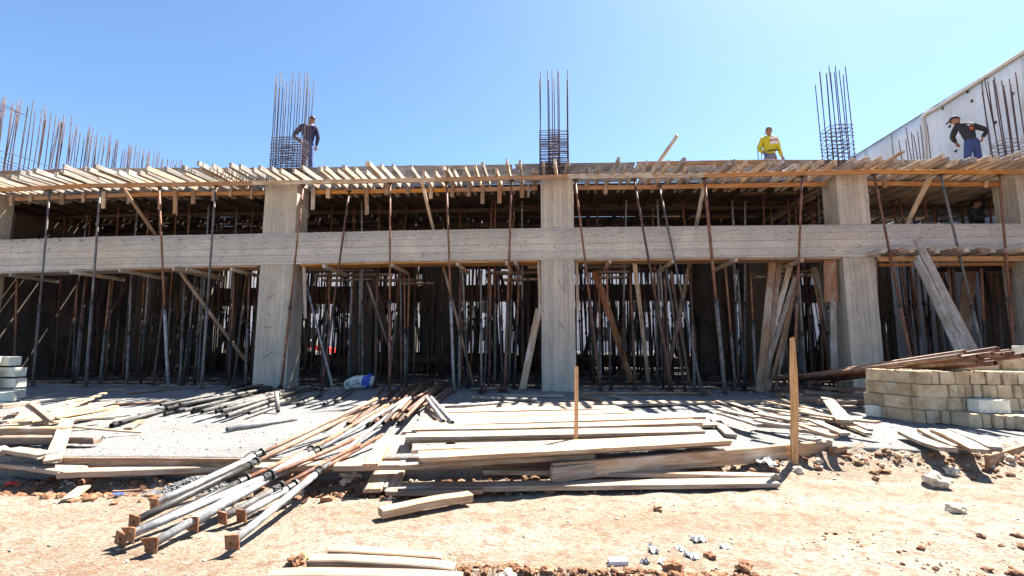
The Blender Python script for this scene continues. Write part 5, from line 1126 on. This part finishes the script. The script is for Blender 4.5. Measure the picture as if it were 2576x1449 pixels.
for f in [f for f in bm.faces if not (.50 < (f.calc_center_median().x-(b0.x+b1.x)/2)/Ls < .88)]: bm.faces.remove(f)
bmesh.ops.translate(bm, verts=bm.verts, vec=(0, -.004, .003)); bmesh.ops.scale(bm, verts=bm.verts, vec=(1, 1.05, 1.03), space=Matrix.Translation((0, -b0.y-.12, -Hs)))
me = bpy.data.meshes.new('blue_band'); bm.to_mesh(me); bm.free(); mk('blue_band', me, MBB, None, sk)
for i in range(16):
    u, w_ = rnd.uniform(-.8, .3), rnd.uniform(-.5, .5); p_ = Vector(((b0.x+b1.x)/2+u*Ls, b0.y-.055+.02*abs(w_), Hs+w_*Hs+.05*u))
    mk('dirt_spot', rock_mesh(.022, i, 1, .6), MGS, Matrix.Translation(p_), sk)
def crumple(px, py, r, z, mat, label, seed, cat='paper scrap', name='paper_scrap', flat=.35, view=None):
    P_ = PZ(*(q(view, px, py) if view else (px, py)), z); bm = bmesh.new(); bmesh.ops.create_grid(bm, x_segments=7, y_segments=6, size=1)
    for v in bm.verts:
        n_ = Vector((v.co.x*1.5+seed, v.co.y*1.5, seed*2.3)); v.co = Vector((v.co.x*r*(1+.3*noise.noise(n_*2)), v.co.y*r*.7, r*flat*1.8*(abs(noise.noise(n_))*2.2+.6*noise.noise(n_*3))+.012))
    bmesh.ops.solidify(bm, geom=bm.faces[:], thickness=.004)
    me = bpy.data.meshes.new('scrap'); bm.to_mesh(me); bm.free()
    return tag(mk(name, me, mat, Matrix.Translation(P_) @ Matrix.Rotation(seed*1.7, 4, 'Z')), label, cat)
for x, y, r, l, s in ((1160, 1275, .038, 'crumpled white paper with torn corners at the bottom right', 1), (1500, 1195, .045, 'spiky crumpled white wrapper farthest right on the dirt', 2), (1362, 1262, .035, 'small flat white scrap between the two crumpled papers', 3), (1705, 1250, .035, 'pale dusty paper right of the spiky wrapper', 4), (1450, 1322, .04, 'pale torn paper on the clods', 5), (1240, 1360, .035, 'white scrap among the clods at the bottom', 6), (1090, 1365, .025, 'small blue-grey scrap right of the white box', 7)):
    crumple(x, y, r, -.215, MPP if s != 7 else MGR, l, s, view='B3')
p_ = PZ(*q('B3', 885, 1370), -.21); tag(mk('paper_box', box_mesh(-.055, .055, -.026, .026, 0, .036), MPP, Matrix.Translation(p_) @ Matrix.Rotation(.12, 4, 'Z')), 'squashed white carton lying at the edge of the broken soil', 'carton')
crumple(860, 595, .04, -.16, MRP, 'thin strip of red plastic on the dirt at right', 8, 'plastic scrap', 'plastic_scrap', view='B4'); crumple(90, 752, .05, -.2, MRP, 'red plastic strip on the dirt at the left edge', 9, 'plastic scrap', 'plastic_scrap', .15, view='B1'); crumple(1925, 640, .04, -.14, MRP, 'red plastic scrap behind the lying prop collars', 10, 'plastic scrap', 'plastic_scrap', .4, view='B1'); crumple(900, 835, .035, -.2, MBG2, 'faded blue scrap on the dirt at left', 11, 'plastic scrap', 'plastic_scrap', .1, view='B1')
crumple(90, 600, .11, -.1, MPP, 'dusty white plastic sheet at the right end of the longest plank', 12, 'plastic scrap', 'plastic_scrap', .2, view='B4')
RK = [('B2', 770, 690, .085, 'large white rock beside the slanting boards', 1), ('B2', 715, 740, .05, 'tan rock left of the large white rock', 2), ('B2', 355, 760, .06, 'white rock under the lying props', 3), ('B4', 1408, 590, .105, 'large pale rock with brown underside at right', 4), ('B4', 1395, 735, .085, 'smooth tan rock in front of the large pale rock', 5), ('B4', 1515, 680, .05, 'small brown rock between tan rock and slab', 6), ('B4', 1830, 612, .075, 'brown rock near the right edge of the slab', 7), ('B4', 1960, 650, .045, 'flat brown rock at far right', 8), ('B4', 1550, 945, .05, 'lone angular brown rock in the middle of the dirt', 9), ('B4', 80, 555, .07, 'yellowish rock under the right orange stake', 10), ('B3', 1720, 585, .06, 'yellow rock at the foot of the long edge timber', 11), ('B3', 1190, 940, .028, 'small reddish stone on the open dirt', 12), ('B3', 1575, 580, .07, 'slanted white slab of rock below the edge timber', 13), ('B2', 360, 1335, .045, 'reddish stone at the end of the middle muddy plank', 14), ('B2', 1955, 1420, .04, 'white stone at the bottom edge', 15), ('B3', 40, 1420, .045, 'round white stone at the left end of the broken soil', 16), ('B4', 1350, 585, .05, 'stone tucked left of the large pale rock', 17), ('B1', 120, 660, .06, 'pale rock at the left foot of the slab', 18), ('B4', 350, 665, .045, 'white chip of rock by the plastic sheet', 19), ('B4', 505, 635, .04, 'white pebble right of the plastic sheet', 20), ('B2', 300, 740, .07, 'reddish rock under the lying props', 21), ('B3', 1300, 1400, .05, 'red clod at the front of the broken soil', 22), ('B3', 1850, 1400, .045, 'big split red clod at the bottom right', 23), ('B3', 1590, 1300, .03, 'dark red clod below the spiky wrapper', 24)]
for v, x, y, r, l, s in RK:
    X, Y = q(v, x, y); z = -.2
    for _ in range(3): P_ = PZ(X, Y, z+r*.3); z = zdirt(P_.x, P_.y)
    me = rock_mesh(r, s, 3, .75, .6); mk_ = mk('rock', me, MCL if 'red' in l or 'clod' in l else MRK, Matrix.Translation((P_.x, P_.y, z+r*.45)) @ Matrix.Rotation(s, 4, 'Z')); tag(mk_, l, 'rock')
def scatter(name, mat, spots, label):
    prot = []
    for s in range(6):
        m = rock_mesh(1, s+30, 1, .72, .7); prot.append(([v.co.copy() for v in m.vertices], [tuple(p.vertices) for p in m.polygons])); bpy.data.meshes.remove(m)
    vs = []; fs = []
    for (x, y, z, r) in spots:
        pv, pf = rnd.choice(prot); R = Matrix.Rotation(rnd.uniform(0, 6.28), 3, 'Z') @ Matrix.Rotation(rnd.uniform(-.5, .5), 3, 'X'); n0 = len(vs); o = Vector((x, y, z+r*.3))
        sx = rnd.uniform(.8, 1.4)
        vs += [tuple(o+R @ Vector((c.x*r*sx, c.y*r, c.z*r))) for c in pv]; fs += [tuple(i+n0 for i in f) for f in pf]
    tag(mk(name, mesh(name, vs, fs), mat), label, name.replace('_', ' '), kind='stuff')
def rr(lo, hi, p=2.2): return lo+(hi-lo)*rnd.random()**p
sp = []
for _ in range(7000):
    x = rnd.uniform(-.75, 5.); y = -7.90-rnd.random()**1.3*.5+.06*noise.noise(Vector((x*3, 1, 1)))+.12*max(0, x-1.6)*rnd.random()**2; sp.append((x, y, zdirt(x, y), rr(.004, .024, 2.2)))
for _ in range(420):
    x = rnd.uniform(1.6, 6); y = -7.95+abs(rnd.gauss(0, .32)); 
    if noise.noise(Vector((x*1.5, y*2.5, 3))) > .0: sp.append((x, y, zdirt(x, y), rr(.004, .016, 2.6)))
for _ in range(160):
    x = rnd.uniform(2.2, 6); y = rnd.uniform(-8, -7.2); sp.append((x, y, zdirt(x, y), rr(.004, .03, 3)))
for _ in range(900):
    x = rnd.uniform(-6, 6.5); s = abs(rnd.gauss(.12, .18))+.03; y = yedge(x)-s; sp.append((x, y, zdirt(x, y), rr(.006, .04)))
for _ in range(700):
    x = rnd.uniform(-6, 1.2); s = rnd.gauss(.32, .09)+.03; y = yedge(x)-s; sp.append((x, y, zdirt(x, y), rr(.008, .045, 1.6)))
for _ in range(900):
    x = rnd.gauss(1.15, .42); y = -7.98-abs(rnd.gauss(0, .14))+.05*noise.noise(Vector((x*5, 2, 2))); sp.append((x, y, zdirt(x, y)+.01, rr(.008, .036, 1.8)))
scatter('soil_clods', MCL, sp, 'red brown soil clods along the slab edge and the broken trench')
sp = []
for _ in range(1300):
    x = rnd.uniform(-6, 6.5); y = rnd.uniform(-8.6, -6.4); sp.append((x, y, zdirt(x, y), rr(.003, .013, 4)))
for _ in range(420):
    x = rnd.uniform(-6, 6.5); s = abs(rnd.gauss(.15, .2))+.03; y = yedge(x)-s; sp.append((x, y, zdirt(x, y), rr(.005, .024)))
for _ in range(300):
    x = rnd.uniform(-.7, 5.); y = -7.95-rnd.random()*.5; sp.append((x, y, zdirt(x, y), rr(.006, .03)))
scatter('pebbles', MPB, sp, 'pale pebbles scattered over the sandy ground')
sp = []
for _ in range(3800):
    x = rnd.uniform(-10, 8); y = yedge(x)+.05+rnd.random()*5.; sp.append((x, y, zslab(x, y)-.002, rr(.004, .016, 2.5)))
for _ in range(260):
    x = rnd.uniform(-11, 10); y = rnd.uniform(-2.5, 3); sp.append((x, y, zslab(x, y), rr(.01, .05, 2.5)))
scatter('concrete_chips', MCS, sp, 'grey chips and crumbs of concrete strewn over the slab')
c0 = PZ(500, 1222, -.2); sp = []
vs, fs = grid([-.42+.03*i for i in range(29)], [-.26+.03*i for i in range(18)], lambda x, y: -.03+.11*math.exp(-(x/.24)**2-(y/.15)**2)*(1+.25*noise.noise(Vector((x*9, y*9, 0))))+.004*noise.noise(Vector((x*60, y*60, 0))))
tag(mk('gravel_heap', mesh('gravel_heap', vs, fs), MGV, Matrix.Translation((c0.x, c0.y, -.21))), 'small heap of grey gravel at the slab foot beside the lying props', 'gravel', kind='stuff')
sp = []
for _ in range(900):
    a, b = rnd.gauss(0, .17), rnd.gauss(0, .11); sp.append((c0.x+a, c0.y+b, -.235+.11*math.exp(-(a/.24)**2-(b/.15)**2), rr(.005, .014)))
scatter('gravel_stones', MGV, sp, 'loose grey gravel stones of the small heap')
